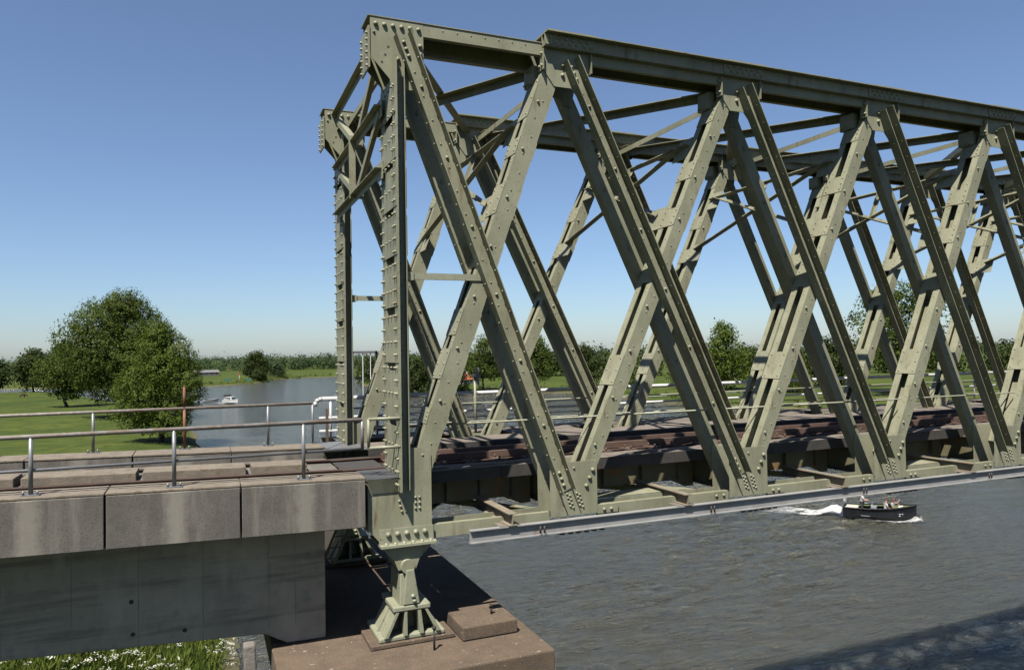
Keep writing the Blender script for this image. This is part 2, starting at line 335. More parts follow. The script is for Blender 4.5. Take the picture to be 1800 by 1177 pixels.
WZ = WATER_Z + WZ * fade * gust
me = bpy.data.meshes.new('river_water'); nx, ny = len(wx), len(wy); nf = (nx - 1) * (ny - 1)
ii = (np.arange(ny - 1)[:, None] * nx + np.arange(nx - 1)[None, :]).ravel(); fc = np.stack([ii, ii + 1, ii + nx + 1, ii + nx], 1).ravel()
me.vertices.add(nx * ny); me.vertices.foreach_set('co', np.stack([WX.ravel(), WY.ravel(), WZ.ravel()], 1).ravel())
me.loops.add(nf * 4); me.loops.foreach_set('vertex_index', fc); me.polygons.add(nf); me.polygons.foreach_set('loop_start', np.arange(nf) * 4); me.polygons.foreach_set('loop_total', np.full(nf, 4))
me.update(calc_edges=True); me.polygons.foreach_set('use_smooth', np.ones(nf, bool)); me.materials.append(M['water'])
o = bpy.data.objects.new('river_water', me); COL.objects.link(o); struct(o)
def gz(x, y): return float(ground_z(np.array([x]), np.array([y]))[0])

# ------------------------------------------------------------------ truss bridge
YF = 4.98          # far truss offset
NP = 10            # panels built
PAN = 4.0
bridge = thing('truss_bridge', 'riveted pale green steel truss railway bridge over the river', 'bridge', (0.8, 2.75, 0))
def XZ(x, z, y=0): return Vector((x, y, z))
YAX = Vector((0, 1, 0))
def channel_out(mb, p, q, w, D, t, ysign, y):
    """channel with web in plane y, flanges of depth D pointing along ysign*Y; p,q are (x,z)"""
    a = Vector((p[0], y, p[1])); b = Vector((q[0], y, q[1])); ax = (b - a).normalized(); U = YAX.cross(ax)
    U = U.normalized(); V = ax.cross(U)      # V = +-Y
    s = 1 if V.y > 0 else -1; k = ysign * s
    pr = [(-w/2, 0), (w/2, 0), (w/2, k*D), (w/2-t, k*D), (w/2-t, k*t), (-w/2+t, k*t), (-w/2+t, k*D), (-w/2, k*D)]
    if k < 0: pr = pr[::-1]
    mb.ext(pr, a, b, U)
def along(p, q, s, off=0.0, y=0.0):
    """point at distance s from p towards q (both XZ), off perpendicular (up-left positive for a rising bar)"""
    a = Vector((p[0], p[1])); b = Vector((q[0], q[1])); d = (b - a); L = d.length; d /= L
    n = Vector((-d.y, d.x)); c = a + d * s + n * off
    return Vector((c.x, y, c.y))

def make_desc(p, q):
    """falling diagonal: two channels outside the gussets, flanges outward"""
    L = math.hypot(q[0]-p[0], q[1]-p[1]); m = MB()
    channel_out(m, p, q, .275, .205, .016, -1, -.002)
    channel_out(m, p, q, .275, .205, .016, +1, .552)
    o = m.build('falling_diagonal', 'paint', bridge)
    r = MB(); rng = random.Random(5)
    for s in np.arange(.22, L - .15, .42): r.dome(along(p, q, s, rng.uniform(-.01, .01), -.018), (0, -1, 0), .017, .014)
    for s in np.arange(.9, L - .5, 1.25): r.dome(along(p, q, s, .03, -.018), (0, -1, 0), .032, .032)
    for s in np.arange(.3, L - .15, .42): r.dome(along(p, q, s, .02, .552), (0, -1, 0), .017, .014)
    for s in np.arange(1.2, L - .5, 1.25): r.dome(along(p, q, s, .0, .552), (0, -1, 0), .03, .03)
    dd = (Vector((q[0]-p[0], 0, q[1]-p[1]))).normalized(); n_up = Vector((-dd.z, 0, dd.x))
    for s in np.arange(1.3, L - .1, .36): r.dome(along(p, q, s, .135, -.13), n_up, .017, .014)
    for s in np.arange(.35, L, .36): r.dome(along(p, q, s, -.138, .66), -n_up, .017, .014); r.dome(along(p, q, s + .1, -.138, -.11), -n_up, .018, .016)
    for s in np.arange(.45, L - .2, .38): r.dome(along(p, q, s, .1215, -.12), -n_up, .019, .018)
    r.build('rivets', 'paint', o, stuff=True)
    for s in (.12, .24, .36):
        for e in (s, L - s): MB().dome(along(p, q, e, 0, -.018), (0, -1, 0), .036, .036, 8).build('bolt', 'paint', o)
    # diaphragms tying the two channels together
    for s in (L * .5,):
        d = MB(); A = along(p, q, s, -.119, 0); B = along(p, q, s + .3, -.119, 0)
        d.bar(A, B, YAX, 0.001, .549, -.006, .006).build('tie_plate', 'paint', o)
    return o
def make_asc(p, q, bat, w=.275, pad=True):
    """rising diagonal: two channels with flanges turned in, tie plates across the slot"""
    L = math.hypot(q[0]-p[0], q[1]-p[1]); m = MB()
    y0, y1 = .020, .530
    channel_out(m, p, q, w, .165, .016, +1, y0)
    channel_out(m, p, q, w, .165, .016, -1, y1)
    o = m.build('rising_diagonal', 'paint', bridge)
    d = Vector((q[0]-p[0], 0, q[1]-p[1])).normalized(); n = Vector((-d.z, 0, d.x))   # up-left
    r = MB(); rng = random.Random(3)
    for s in np.arange(.3, L - .1, .36):
        r.dome(along(p, q, s, .05 * (1 if int(s / .36) % 2 else -1) * .5, y0), (0, -1, 0), .016, .013)
    for s in np.arange(.8, L - .3, .95): r.dome(along(p, q, s, .06, y0), (0, -1, 0), .03, .035)
    for s in np.arange(.9, L - .1, .38):
        for yy in (y0 + .09, y1 - .09): r.dome(along(p, q, s, w/2, yy), n, .016, .014)
    for s, ln, big in bat:
        for e in np.linspace(s + .07, s + ln - .07, 3):
            for yy in (y0 + .07, y1 - .07): r.dome(along(p, q, e, w/2 + .012, yy), n, .02, .022)
    r.build('rivets', 'paint', o, stuff=True)
    for s, ln, big in bat:
        for side in (1, -1):
            A = along(p, q, s, side * (w/2 + .006), 0); B = along(p, q, s + ln, side * (w/2 + .006), 0)
            MB().bar(A, B, YAX, y0 - .004, y1 + .004, -.006, .006).build('tie_plate', 'paint', o)
    return o
def zpos(p, q, z):  # distance along at height z
    return (z - p[1]) / (q[1] - p[1]) * math.hypot(q[0]-p[0], q[1]-p[1])
def rivet_grid(pts, y, r, h, name, parent, single=False, n=6, mat_='paint'):
    if single:
        for x, z in pts: MB().dome((x, y, z), (0, -1, 0), r, h, 8).build(name, mat_, parent)
    else:
        m = MB()
        for x, z in pts: m.dome((x, y, z), (0, -1, 0), r, h, n)
        m.build(name, mat_, parent, stuff=True)

parts_near = []      # built once on the near truss, then copied to the far truss
# --- end post
def make_post():
    m = MB(); p = (.79, -.05); q = (.79, 8.02)
    pr = [(.69, -.017), (.89, -.017), (.89, -.10), (.874, -.10), (.874, -.033), (.722, -.033), (.722, -.252), (.69, -.252)]
    for sgn, y0 in ((1, 0), (-1, .55)):
        q8 = [(x, y0 + sgn * y) for x, y in pr]
        m.ext([(x, y) for x, y in q8][::-1] if sgn > 0 else [(x, y) for x, y in q8], (0, 0, .74), (0, 0, 8.02), (1, 0, 0))
    o = m.build('end_post', 'paint', bridge)
    zz_ = [.95, 1.9, 2.82, 3.75, 4.6, 5.4, 6.2, 6.95]
    for i, z in enumerate(zz_):
        for sx in (-1, 1):
            x = .79 + sx * .106; ya, yb = (-.246, .798) if sx < 0 else (-.09, .64)
            MB().box(x - .006, x + .006, ya, yb, z + .03, z + (zz_[i+1] - zz_[i] if i < len(zz_) - 1 else .75) - .10).build('tie_plate', 'paint', o)
    r = MB(); z = .86
    while z < 7.6:
        for yy in (-.20, -.09, .64, .75):
            r.dome((.672, yy, z), (-1, 0, 0), .023, .04)
        for yy in (.16, .39): 
            if int(z / .21) % 2: r.dome((.672, yy, z), (-1, 0, 0), .02, .035)
        z += .212
    for z in np.arange(.9, 7.9, .36): r.dome((.80, -.034, z), (0, -1, 0), .017, .014)
    r.build('rivets', 'paint', o, stuff=True)
    rivet_grid([(.79, 7.93), (.79, 7.78)], -.034, .045, .045, 'bolt', o, True)
    return o
parts_near.append(make_post())
# --- panel 0 members
D0p, D0q = (.86, 8.36), (3.80, .46)
A0p, A0q = (.92, .52), (3.74, 8.30)
parts_near.append(make_desc(D0p, D0q))
bat0 = [(zpos(A0p, A0q, z), l, 0) for z, l in ((.85, .5), (1.75, .28), (2.5, .55), (3.25, .5), (4.45, .5), (5.4, .6), (6.5, .35), (7.2, .8))]
parts_near.append(make_asc(A0p, A0q, bat0, .33))
# --- gussets
def gusset(name, poly, big, small, mid=()):
    m = MB(); m.plate(poly, 0, .016)
    o = m.build(name, 'paint', bridge)
    rivet_grid(big, 0, .042, .045, 'bolt', o, True)
    if small: rivet_grid(small, 0, .024, .026, 'rivets', o)
    return o
def gusset_in(name, poly):
    return MB().plate(poly, .536, .551).build(name, 'paint', bridge)
T0 = [(.34, 8.62), (.34, 7.95), (.66, 7.60), (.69, 7.45), (1.04, 7.45), (1.25, 7.95), (1.25, 8.62)]
T0 = T0[:]  # anticlockwise seen from -Y
o = gusset('top_gusset', T0, [(.43 + .147 * k, 8.50) for k in range(6)] + [(1.19, 8.22), (1.19, 8.08)], [(.40, 8.36 - .0 * k) for k in range(1)])
hole = MB()
for x, z in ((.64, 8.14), (.59, 8.0), (.53, 7.87)): hole.cyl((x, -.003, z), (x, .001, z), .02, 10)
hole.build('drain_hole', 'dark', o)
parts_near.append(o)
parts_near.append(gusset_in('top_gusset', T0))
# left closing plate of the corner with bolts
m = MB(); m.box(.300, .328, -.02, .57, 7.75, 8.45); o = m.build('corner_end_plate', 'paint', bridge)
r = MB()
for z in np.arange(7.8, 8.45, .11):
    for yy in (.05, .5): r.dome((.300, yy, z), (-1, 0, 0), .026, .04)
r.build('rivets', 'paint', o, stuff=True); parts_near.append(o)
B0 = [(.22, .93), (.22, .12), (.42, -.12), (1.28, -.12), (1.28, 1.30), (1.15, 1.42), (.90, 1.42), (.70, .93)]
cl = [(.80 + a * .075 + b * .02, .56 - b * .085) for a in (-1, 0) for b in range(3)] + [(1.00 + a * .07, .60 - b * .09) for a in (0, 1) for b in range(3)]
o = gusset('bottom_gusset', B0, [], cl); rivet_grid([(.53 + .155 * k, .03) for k in range(5)], -.016, .046, .05, 'bolt', o, True); parts_near.append(o)
m = MB(); m.ext([(-.014, 0), (0, 0), (0, .12), (-.014, .12)], (.40, -.0, -.12), (1.30, 0, -.12), (0, 1, 0))
m.box(.38, 1.32, -.16, .70, -.16, -.122); m.box(.38, 1.30, -.016, -.001, -.12, .12)
o = m.build('shoe_plate', 'paintfresh', bridge); rr = MB()
for k in range(6): rr.dome((.48 + .15 * k, -.09, -.122), (0, 0, 1), .035, .04)
rr.build('rivets', 'paintfresh', o, stuff=True); parts_near.append(o)
parts_near.append(gusset_in('bottom_gusset', B0))
parts_near.append(MB().box(.205, .219, -.0, .55, .10, .93).build('side_plate', 'paint', bridge))
# --- panel 0 top chord, bottom chord, spacer strut
m = MB(); m.box(1.252, 3.488, .002, .017, 8.40, 8.62); m.box(1.252, 3.488, .534, .549, 8.25, 8.62); m.box(.30, 3.49, -.012, .563, 8.622, 8.638)
m.box(1.252, 3.488, .017, .10, 8.40, 8.415); m.box(1.252, 3.488, .45, .534, 8.25, 8.265)
o = m.build('top_chord', 'paint', bridge)
r = MB()
for x in np.arange(1.6, 3.4, .26): r.dome((x, .002, 8.55), (0, -1, 0), .014, .012)
for x in np.arange(.40, 1.2, .15): r.dome((x, .05, 8.638), (0, 0, 1), .025, .025)
r.build('rivets', 'paint', o, stuff=True); parts_near.append(o)
m = MB(); m.box(1.282, 3.498, .05, .065, -.12, .10); m.box(1.282, 3.498, .065, .16, .085, .10); m.box(1.282, 3.498, .50, .515, -.12, .10)
o = m.build('bottom_chord', 'paint', bridge); parts_near.append(o)
m = MB(); m.bar((.9, .05, 4.30), (2.25, .05, 4.30), YAX, -.05, .0, -.055, .055); m.bar((.9, .05, 4.30), (2.25, .05, 4.30), YAX, 0, .42, .035, .05)
m.bar((.885, .05, 4.30), (1.02, .05, 4.30), YAX, -.07, .30, -.07, .07)
o = m.build('spacer_strut', 'paintfresh', bridge); parts_near.append(o)
far0 = [copy_part(o, 0, YF) for o in parts_near]

# --- typical panel i=1: node at X=4 (top and bottom gusset), diagonals and chords to the right
X0 = 4.0; typ = []
typ.append(make_desc((X0 + .03, 8.36), (X0 + 3.78, .44)))
Ap, Aq = (X0 + .16, .50), (X0 + 3.76, 8.28)
typ.append(make_asc(Ap, Aq, [(zpos(Ap, Aq, z), l, 0) for z, l in ((2.28, .62), (4.25, .45), (5.38, .42), (6.35, .42), (7.55, .35))]))
TG = [(X0 - .51, 8.54), (X0 - .51, 8.18), (X0 - .27, 7.86), (X0 + .08, 7.86), (X0 + .20, 7.72), (X0 + .36, 7.72), (X0 + .46, 8.22), (X0 + .46, 8.54)]
o = gusset('top_gusset', TG, [(X0 - .10, 8.26), (X0 - .10, 8.08), (X0 + .16, 7.93)], [(X0 + .3, 8.1)]); typ.append(o)
typ.append(gusset_in('top_gusset', TG))
o = MB().box(X0 - .53, X0 - .512, -.09, .10, 8.12, 8.50).build('corner_bracket', 'paint', bridge); r = MB()
typ.append(MB().box(X0 + .462, X0 + .48, -.09, .03, 8.16, 8.52).build('corner_bracket', 'paint', bridge)); typ.append(MB().box(X0 - .60, X0 - .45, .26, .62, 7.95, 8.30).build('corner_bracket', 'paint', bridge))
for z in (8.2, 8.42): r.dome((X0 - .53, -.04, z), (-1, 0, 0), .03, .04); r.dome((X0 - .53, .05, z), (-1, 0, 0), .03, .04)
for y in (.32, .44, .56): r.dome((X0 - .60, y, 8.0), (-1, 0, 0), .03, .05)
r.build('rivets', 'paint', o, stuff=True); typ.append(o)
BG = [(X0 - .5, 0), (X0 + .46, 0), (X0 + .46, .97), (X0 - .5, .97)]
cl = []
for a in range(2):
    for b in range(4):
        cl += [(X0 - .17 + a * .20 + b * .022, .40 - b * .075), (X0 - .11 + a * .20 + b * .022, .37 - b * .075)]
o = gusset('bottom_gusset', BG, [(X0 + .37, .80), (X0 + .30, .66), (X0 + .23, .52)], cl + [(X0 - .02, .86)]); typ.append(o)
typ.append(gusset_in('bottom_gusset', BG))
m = MB()
m.box(X0 - .505, X0 + 3.49, .002, .017, 8.36, 8.765); m.box(X0 - .505, X0 + 3.49, .534, .549, 8.36, 8.765)
m.box(X0 - .505, X0 + 3.49, -.10, .001, 8.545, 8.558); m.box(X0 - .505, X0 + 3.49, -.115, -.101, 8.545, 8.764)
m.box(X0 - .505, X0 + 3.49, .017, .09, 8.36, 8.374); m.box(X0 - .505, X0 + 3.49, .46, .534, 8.36, 8.374)
m.box(X0 - .505, X0 + 3.49, -.25, .75, 8.767, 8.785)
m2 = MB(); m2.box(X0 - .50, X0 + .50, -.24, .74, 8.785, 8.805); m2.box(X0 - .5, X0 + .5, -.127, -.116, 8.57, 8.76)
o = m.build('top_chord', 'paint', bridge); s_ = m2.build('splice_plate', 'paint', o); r = MB()
for k in range(6):
    for zz in (8.70, 8.62): r.dome((X0 - .38 + .15 * k + (.07 if zz < 8.65 else 0), -.127, zz), (0, -1, 0), .035, .035)
    for yy in (-.13, .0, .3): r.dome((X0 - .38 + .15 * k, yy, 8.805), (0, 0, 1), .025, .022)
for x in np.arange(X0 + .8, X0 + 3.3, .33): r.dome((x, -.115, 8.66), (0, -1, 0), .015, .012)
r.build('rivets', 'paint', o, stuff=True); typ.append(o)
m = MB(); m.box(X0 + .462, X0 + 3.498, .05, .065, -.10, .13); m.box(X0 + .462, X0 + 3.498, .065, .17, .115, .13); m.box(X0 + .462, X0 + 3.498, .50, .515, -.10, .13)
m.box(X0 + .462, X0 + .9, .0, .049, -.02, .14)
o = m.build('bottom_chord', 'paint', bridge); r = MB()
for x in (X0 + .6, X0 + .75, X0 + 3.2, X0 + 3.38): r.dome((x, .05 if x > X0 + 1 else 0, .05), (0, -1, 0), .035, .03)
r.build('rivets', 'paint', o, stuff=True); typ.append(o)
for o in typ: copy_part(o, 0, YF)
for k in range(2, NP):
    for o in typ:
        copy_part(o, PAN * (k - 1), 0); copy_part(o, PAN * (k - 1), YF)
# closing post at the hidden far end
copy_part(parts_near[0], PAN * NP - .79, 0); copy_part(parts_near[0], PAN * NP - .79, YF)

# --- top laterals
def angle(p, q, U, a=.10, t=.012, name='brace', parent=bridge, b=None, m='paint'):
    b = b or a
    return MB().ext([(0, 0), (a, 0), (a, t), (t, t), (t, b), (0, b)], p, q, U).build(name, m, parent)
xs = [.8] + [PAN * i for i in range(1, NP + 1)]
for i in range(NP):
    a, b = xs[i], xs[i+1]
    angle((a + .25, .56, 8.40), (b - .3, YF, 8.40), (0, 0, 1), .17, .014, 'top_lateral_brace')
    angle((b - .3, .56, 8.385), (a + .25, YF, 8.385), (0, 0, -1), .17, .014, 'top_lateral_brace')
    angle((a + .04, .56, 8.33), (a + .04, YF, 8.33), (1, 0, 0), .12, .014, 'top_cross_strut')
    MB().box(a + .1, a + .75, .555, .95, 8.415, 8.428).build('lateral_gusset', 'paint', bridge)
    MB().box(a + .1, a + .75, YF - .38, YF - .01, 8.415, 8.428).build('lateral_gusset', 'paint', bridge)
# --- end portal between the posts
XP = .62
def Yn(y): return y
for z in (8.52, 7.30, 6.22):
    angle((XP, .45, z), (XP, YF + .05, z), (0, 0, -1), .13, .014, 'portal_strut')
for (za, zb) in ((8.45, 7.32), (7.28, 6.30)):
    angle((XP - .03, .62, za), (XP - .03, 2.76, zb), (1, 0, 0), .12, .014, 'portal_brace')
    angle((XP - .03, 2.84, zb), (XP - .03, YF - .0, za), (1, 0, 0), .12, .014, 'portal_brace')
angle((XP - .02, 2.75, 6.2), (XP - .02, 2.75, 7.36), (0, 1, 0), .13, .014, 'portal_hanger')
for y, z in ((2.8, 7.32), (2.8, 6.26)):
    MB().plate([(XP - .14, z - .12), (XP + .14, z - .12), (XP + .14, z + .1), (XP - .14, z + .1)], y - .008, y + .006).build('portal_gusset', 'paintfresh', bridge)
for y in (.60, YF - .10):
    for z in (8.35, 7.3, 6.22):
        MB().box(XP - .012, XP + .002, y - .18, y + .22, z - .20, z + .12).build('portal_gusset', 'paint', bridge)
# --- sway frames in the planes of the rising diagonals
for i in range(NP):
    p, q = (A0p, A0q) if i == 0 else ((PAN * i + .16, .50), (PAN * i + 3.76, 8.28))
    hi = along(p, q, zpos(p, q, 7.15), .12); lo = along(p, q, zpos(p, q, 5.65), .12)
    d = (hi - lo).normalized(); n = Vector((-d.z, 0, d.x))
    def Y_(v, y): return Vector((v.x, y, v.z))
    angle(Y_(hi, .535), Y_(hi, YF + .02), n, .12, .014, 'sway_strut')
    angle(Y_(hi, .75) + n * .03, Y_(lo, YF - .2) + n * .03, n, .11, .013, 'sway_brace', b=.15)
    angle(Y_(lo, .75) + n * .055, Y_(hi, YF - .2) + n * .055, n, .11, .013, 'sway_brace', b=.09)
    c = (hi + lo) / 2
    angle(Y_(c, 2.75) + n * .04, Y_(hi, 2.75) + n * .04, n, .09, .012, 'sway_hanger')
    for base in (hi, lo):
        for y0, y1 in ((.534, .98), (YF - .43, YF + .018)):
            MB().bar(base - d * .30 + n * .022, base + d * .22 + n * .022, YAX, y0, y1, -.006, .006).build('sway_gusset', 'paint', bridge)
# --- handline rods along the truss
for Y in (.30, YF + .28):
    for z in (1.75,):
        MB().cyl((.9, Y, z), (PAN * NP, Y, z), .017, 6).build('guard_rod', 'paintfresh', bridge)
    MB().cyl((.9, Y, 1.30), (PAN * NP, Y, 1.30), .017, 6).build('guard_rod', 'paintfresh', bridge) if Y > 1 else None

# --- floor: cross girders, haunches, stringers, bottom laterals
for i, x in enumerate(xs):
    w0 = x if i else .95
    MB().ext(I_prof(.62, .24, .022, .014), (w0, .556, .32), (w0, YF - .004, .32), (1, 0, 0)).build('cross_girder', 'floorsteel', bridge)
    if i < NP:
        a = x + .13; b = xs[i+1] - .13
        for Y in (1.72, 3.78):
            pts = [(a, .64), (a, -.06), (a + .22, -.06), (a + .6, .10), (b - .6, .10), (b - .22, -.06), (b, -.06), (b, .64)]
            s_ = MB().plate(pts, Y, Y + .014).build('stringer', 'floorsteel', bridge)
            MB().box(a, b, Y - .06, Y - .001, .622, .638).build('flange', 'floorsteel', s_)
            for k in range(4):
                xx = a + .45 + k * (b - a - .9) / 3
                MB().box(xx - .006, xx + .006, Y - .11, Y - .001, .12, .62).build('stiffener', 'floorsteel', s_)
        angle((a, .6, .02), (b, YF - .05, .02), (0, 0, 1), .14, .014, 'bottom_lateral_brace')
        angle((b, .6, .0), (a, YF - .05, .0), (0, 0, -1), .14, .014, 'bottom_lateral_brace')
        # pale lateral gussets lying beside the chord
        MB().poly([(a + .3, .52, .135), (b - .9, .52, .135), (b - 1.3, 1.0, .135), (a + .6, 1.0, .135), (a + .3, .52, .15), (b - .9, .52, .15), (b - 1.3, 1.0, .15), (a + .6, 1.0, .15)], [(3, 2, 1, 0), (4, 5, 6, 7), (0, 1, 5, 4), (1, 2, 6, 5), (2, 3, 7, 6), (3, 0, 4, 7)]).build('lateral_gusset', 'paint', bridge) if i % 2 else None
# near side service walkway: boards with a few openings
xw = 1.02; k = 0; rng = random.Random(8)
while xw < PAN * NP - .5:
    L = 1.98; cells = 4; cw = L / cells
    for c in range(cells):
        xa = xw + c * cw + .006; xb = xa + cw - .012
        for (ya, yb) in ((1.14, 1.30), (1.31, 1.50), (1.51, 1.74)):
            if ya == 1.31 and rng.random() < .45: continue
            h = rng.uniform(-.006, .006)
            MB().box(xa, xb, ya, yb, .775 + h, .818 + h).build('walkway_board', 'timber', bridge)
    MB().box(xw, xw + L - .012, 1.10, 1.135, .60, .822).build('fascia_board', 'tarred', bridge)
    xw += L; k += 1
# far footway deck with fascia panels
xw = 1.02
while xw < PAN * NP - .5:
    L = .98
    MB().box(xw, xw + L - .014, 3.86, 3.895, .70, .965).build('fascia_board', 'tarred', bridge)
    h = rng.uniform(-.004, .004)
    MB().box(xw, xw + L - .010, 3.90, 4.93, .925 + h, .968 + h).build('footway_plank', 'timber', bridge)
    MB().box(xw, xw + L - .010, 5.86, 6.52, .925 + h, .968 + h).build('footway_plank', 'timber', bridge)
    for n0 in [0]:
        near_node = min(abs((xw + L/2) - x) for x in xs)
        if near_node > .95: MB().box(xw, xw + L - .010, 4.935, 5.855, .92 + h, .962 + h).build('footway_plank', 'timber', bridge)
    xw += L
MB().box(.4, PAN * NP, 6.50, 6.56, .72, .98).build('edge_beam', 'floorsteel', bridge)
for x in xs: MB().box(x - .07, x + .07, 5.56, 6.49, .60, .90).build('cantilever_bracket', 'paint', bridge)

# --- grey inspection beam on outriggers below the near truss
MB().ext(I_prof(.22, .115, .016, .012), (1.86, -.26, -.10), (PAN * NP, -.26, -.10), (0, 1, 0)).build('inspection_beam', 'greybeam', bridge)
for i in range(NP):
    x = (2.62 if i == 0 else PAN * i + 2.25)
    o = MB().ext(I_prof(.21, .16, .016, .012), (x, -.34, .125), (x, 1.5, .125), (1, 0, 0)).build('outrigger_beam', 'tansteel', bridge)
    MB().box(x - .22, x + .16, -.30, .02, .012, .020).build('clamp_plate', 'timber', o)
    m = MB()
    for dx in (-.04, .04): m.cyl((x + .55 + dx, -.345, -.16), (x + .55 + dx, -.345, -.04), .018, 6)
    m.build('clamp_bolts', 'dark', o, stuff=True)
    if i:
        m = MB()
        for q in range(6): m.box(PAN * i - .45 + q * .16, PAN * i - .37 + q * .16, -.30, -.22, -.25, -.21)
        m.build('hanger_nuts', 'dark', o, stuff=True)

# ------------------------------------------------------------------ railway track
track = thing('railway_track', 'rusty single railway track running over the bridge', 'railway', (0, 2.75, .7))
RP = [(-.07, 0), (.07, 0), (.07, .012), (.012, .03), (.012, .115), (.035, .125), (.035, .155), (-.035, .155), (-.035, .125), (-.012, .115), (-.012, .03), (-.07, .012)]
SL = .022
def zs(x): return 1.02 - SL * x if x < .15 else 1.02 - SL * .15
for Y in (2.03, 3.47):
    MB().ext(RP, (.15, Y, .83), (PAN * NP, Y, .83), (0, -1, 0)).build('rail', 'railsteel', track)
    MB().ext(RP, (-18, Y, zs(-18) - .205), (.14, Y, zs(.14) - .175), (0, -1, 0)).build('rail', 'railsteel', track)
    for x in np.arange(1.3, PAN * NP - .4, .62):
        if Y < 3: MB().box(x, x + .24, 1.76, 3.84, .645, .825).build('sleeper', 'tarred', track)
        m = MB(); m.box(x + .02, x + .22, Y - .19, Y + .19, .826, .840)
        for dy in (-.13, .13): m.cyl((x + .12, Y + dy, .84), (x + .12, Y + dy, .90), .022, 6)
        m.build('base_plate', 'railred', track)
    MB().bar((1.1, Y + (.30 if Y < 3 else -.42), .83), (PAN * NP, Y + (.30 if Y < 3 else -.42), .83), (0, 0, 1), 0, .13, 0, .12).build('guard_angle', 'railred', track)

for i, x in enumerate(np.arange(1.1, PAN * NP - .6, 1.5)):
    MB().box(x, x + 1.485, 2.44, 2.93, .826, .838).build('cover_plate', 'railred', track)
    MB().box(x, x + 1.485, 1.78, 1.82, .80, .812).build('cover_plate', 'railred', track)
for x in np.arange(1.05, PAN * NP - .6, 2.0):
    MB().box(x, x + 1.99, 1.80, 3.77, .642, .644).build('drip_tray', 'floorsteel', track)
# ------------------------------------------------------------------ approach viaduct
via = thing('approach_viaduct', 'weathered concrete approach viaduct with kerb blocks left of the bridge', 'viaduct', (-4, 2.5, -1.8))
def bevel(o, w=.012, seg=2):
    b = o.modifiers.new('bevel', 'BEVEL'); b.width = w; b.segments = seg; b.limit_method = 'ANGLE'; return o
joints = [.15, -1.74, -3.55, -5.36, -7.17, -8.98, -10.79, -12.6, -14.4, -16.2, -18.0]
def kerb(x0, x1, y0, y1, h0, h1, name, m='concrete', g=.014, top=None):
    a, b = x0 + g, x1 - g
    mb = MB(); p = []
    for x in (a, b):
        zt = zs(x); p += [(x, y0, zt - h1), (x, y1, zt - h1), (x, y1, zt - h0), (x, y0, zt - h0)]
    mb.poly(p, [(0, 1, 2, 3), (7, 6, 5, 4), (0, 4, 5, 1), (1, 5, 6, 2), (2, 6, 7, 3), (3, 7, 4, 0)])
    return bevel(mb.build(name, m, via))
for k in range(len(joints) - 1):
    x1, x0 = joints[k], joints[k+1]
    kerb(x0, x1, -.15, .52, .042, .80, 'kerb_block')
    kerb(x0, x1, -.145, .53, 0, .040, 'kerb_capping', 'kerbtop', .006)
    kerb(x0, x1, 4.25, 4.98, .042, .80, 'kerb_block')
    kerb(x0, x1, 4.24, 5.06, 0, .040, 'kerb_capping', 'kerbtop', .006)
    kerb(x0 + .25 if k else x0 + .25, x1 + .25 if k else x1 - .55, 2.42, 3.08, .09, .24, 'centre_block', 'kerbtop', .05)
kerb(-18, .15, .53, 4.24, .24, .78, 'deck_slab', 'concrete', 0)
GP = [(-18, .22), (-18, -1.0), (-5, -1.36), (-1.35, -1.56), (-1.0, -1.76), (-.37, -1.77), (-.37, .22)]
gd = bevel(MB().plate(GP, .80, 4.4).build('girder', 'girder', via), .02)
for x in (-5.0, -3.2, -2.28, -1.28, -.86, -4.1):
    zb = -1.36 - (x + 5) * .055 if x < -1.35 else -1.5
    MB().box(x - .006, x + .006, .7975, .80, zb + .01, .21).build('formwork_joint', 'joint', gd)
for x, z in ((-3.3, -.75), (-3.28, -1.25), (-2.55, -1.3)):
    MB().cyl((x, .7965, z), (x, .81, z), .035, 10).build('tie_hole', 'dark', gd)
# grating between viaduct and post
gr = thing('steel_grating', 'small galvanised grating bridging the gap beside the near end post', 'grating', (.4, .4, 1.0))
for k in range(26):
    MB().box(.165 + k * .021, .171 + k * .021, -.12, .70, .975, 1.0).build('bearing_bar', 'galv', gr)
MB().box(.16, .71, -.126, -.121, .97, 1.004).build('frame_bar', 'galv', gr); MB().box(.16, .71, .701, .706, .97, 1.004).build('frame_bar', 'galv', gr)
gr = thing('steel_grating', 'flat galvanised cover plate bridging the gap beside the far end post', 'grating', (.4, 4.6, 1.0))
MB().box(.16, .66, 3.95, 5.3, .985, 1.0).build('cover_plate', 'galv', gr); MB().ext([(0, 0), (.5, -.16), (.5, -.14), (0, .02)], (.0, 3.9, .98), (.0, 3.94, .98), (1, 0, 0)).build('edge_bar', 'galv', gr)

for ya, yb in ((.72, 1.93), (2.13, 3.37), (3.57, 3.94)):
    MB().box(.17, 1.015, ya, yb, .78, .792).build('joint_plate', 'tarred', track)
MB().box(.67, 1.015, 3.95, 6.4, .94, .955).build('cover_plate', 'galv', gr)
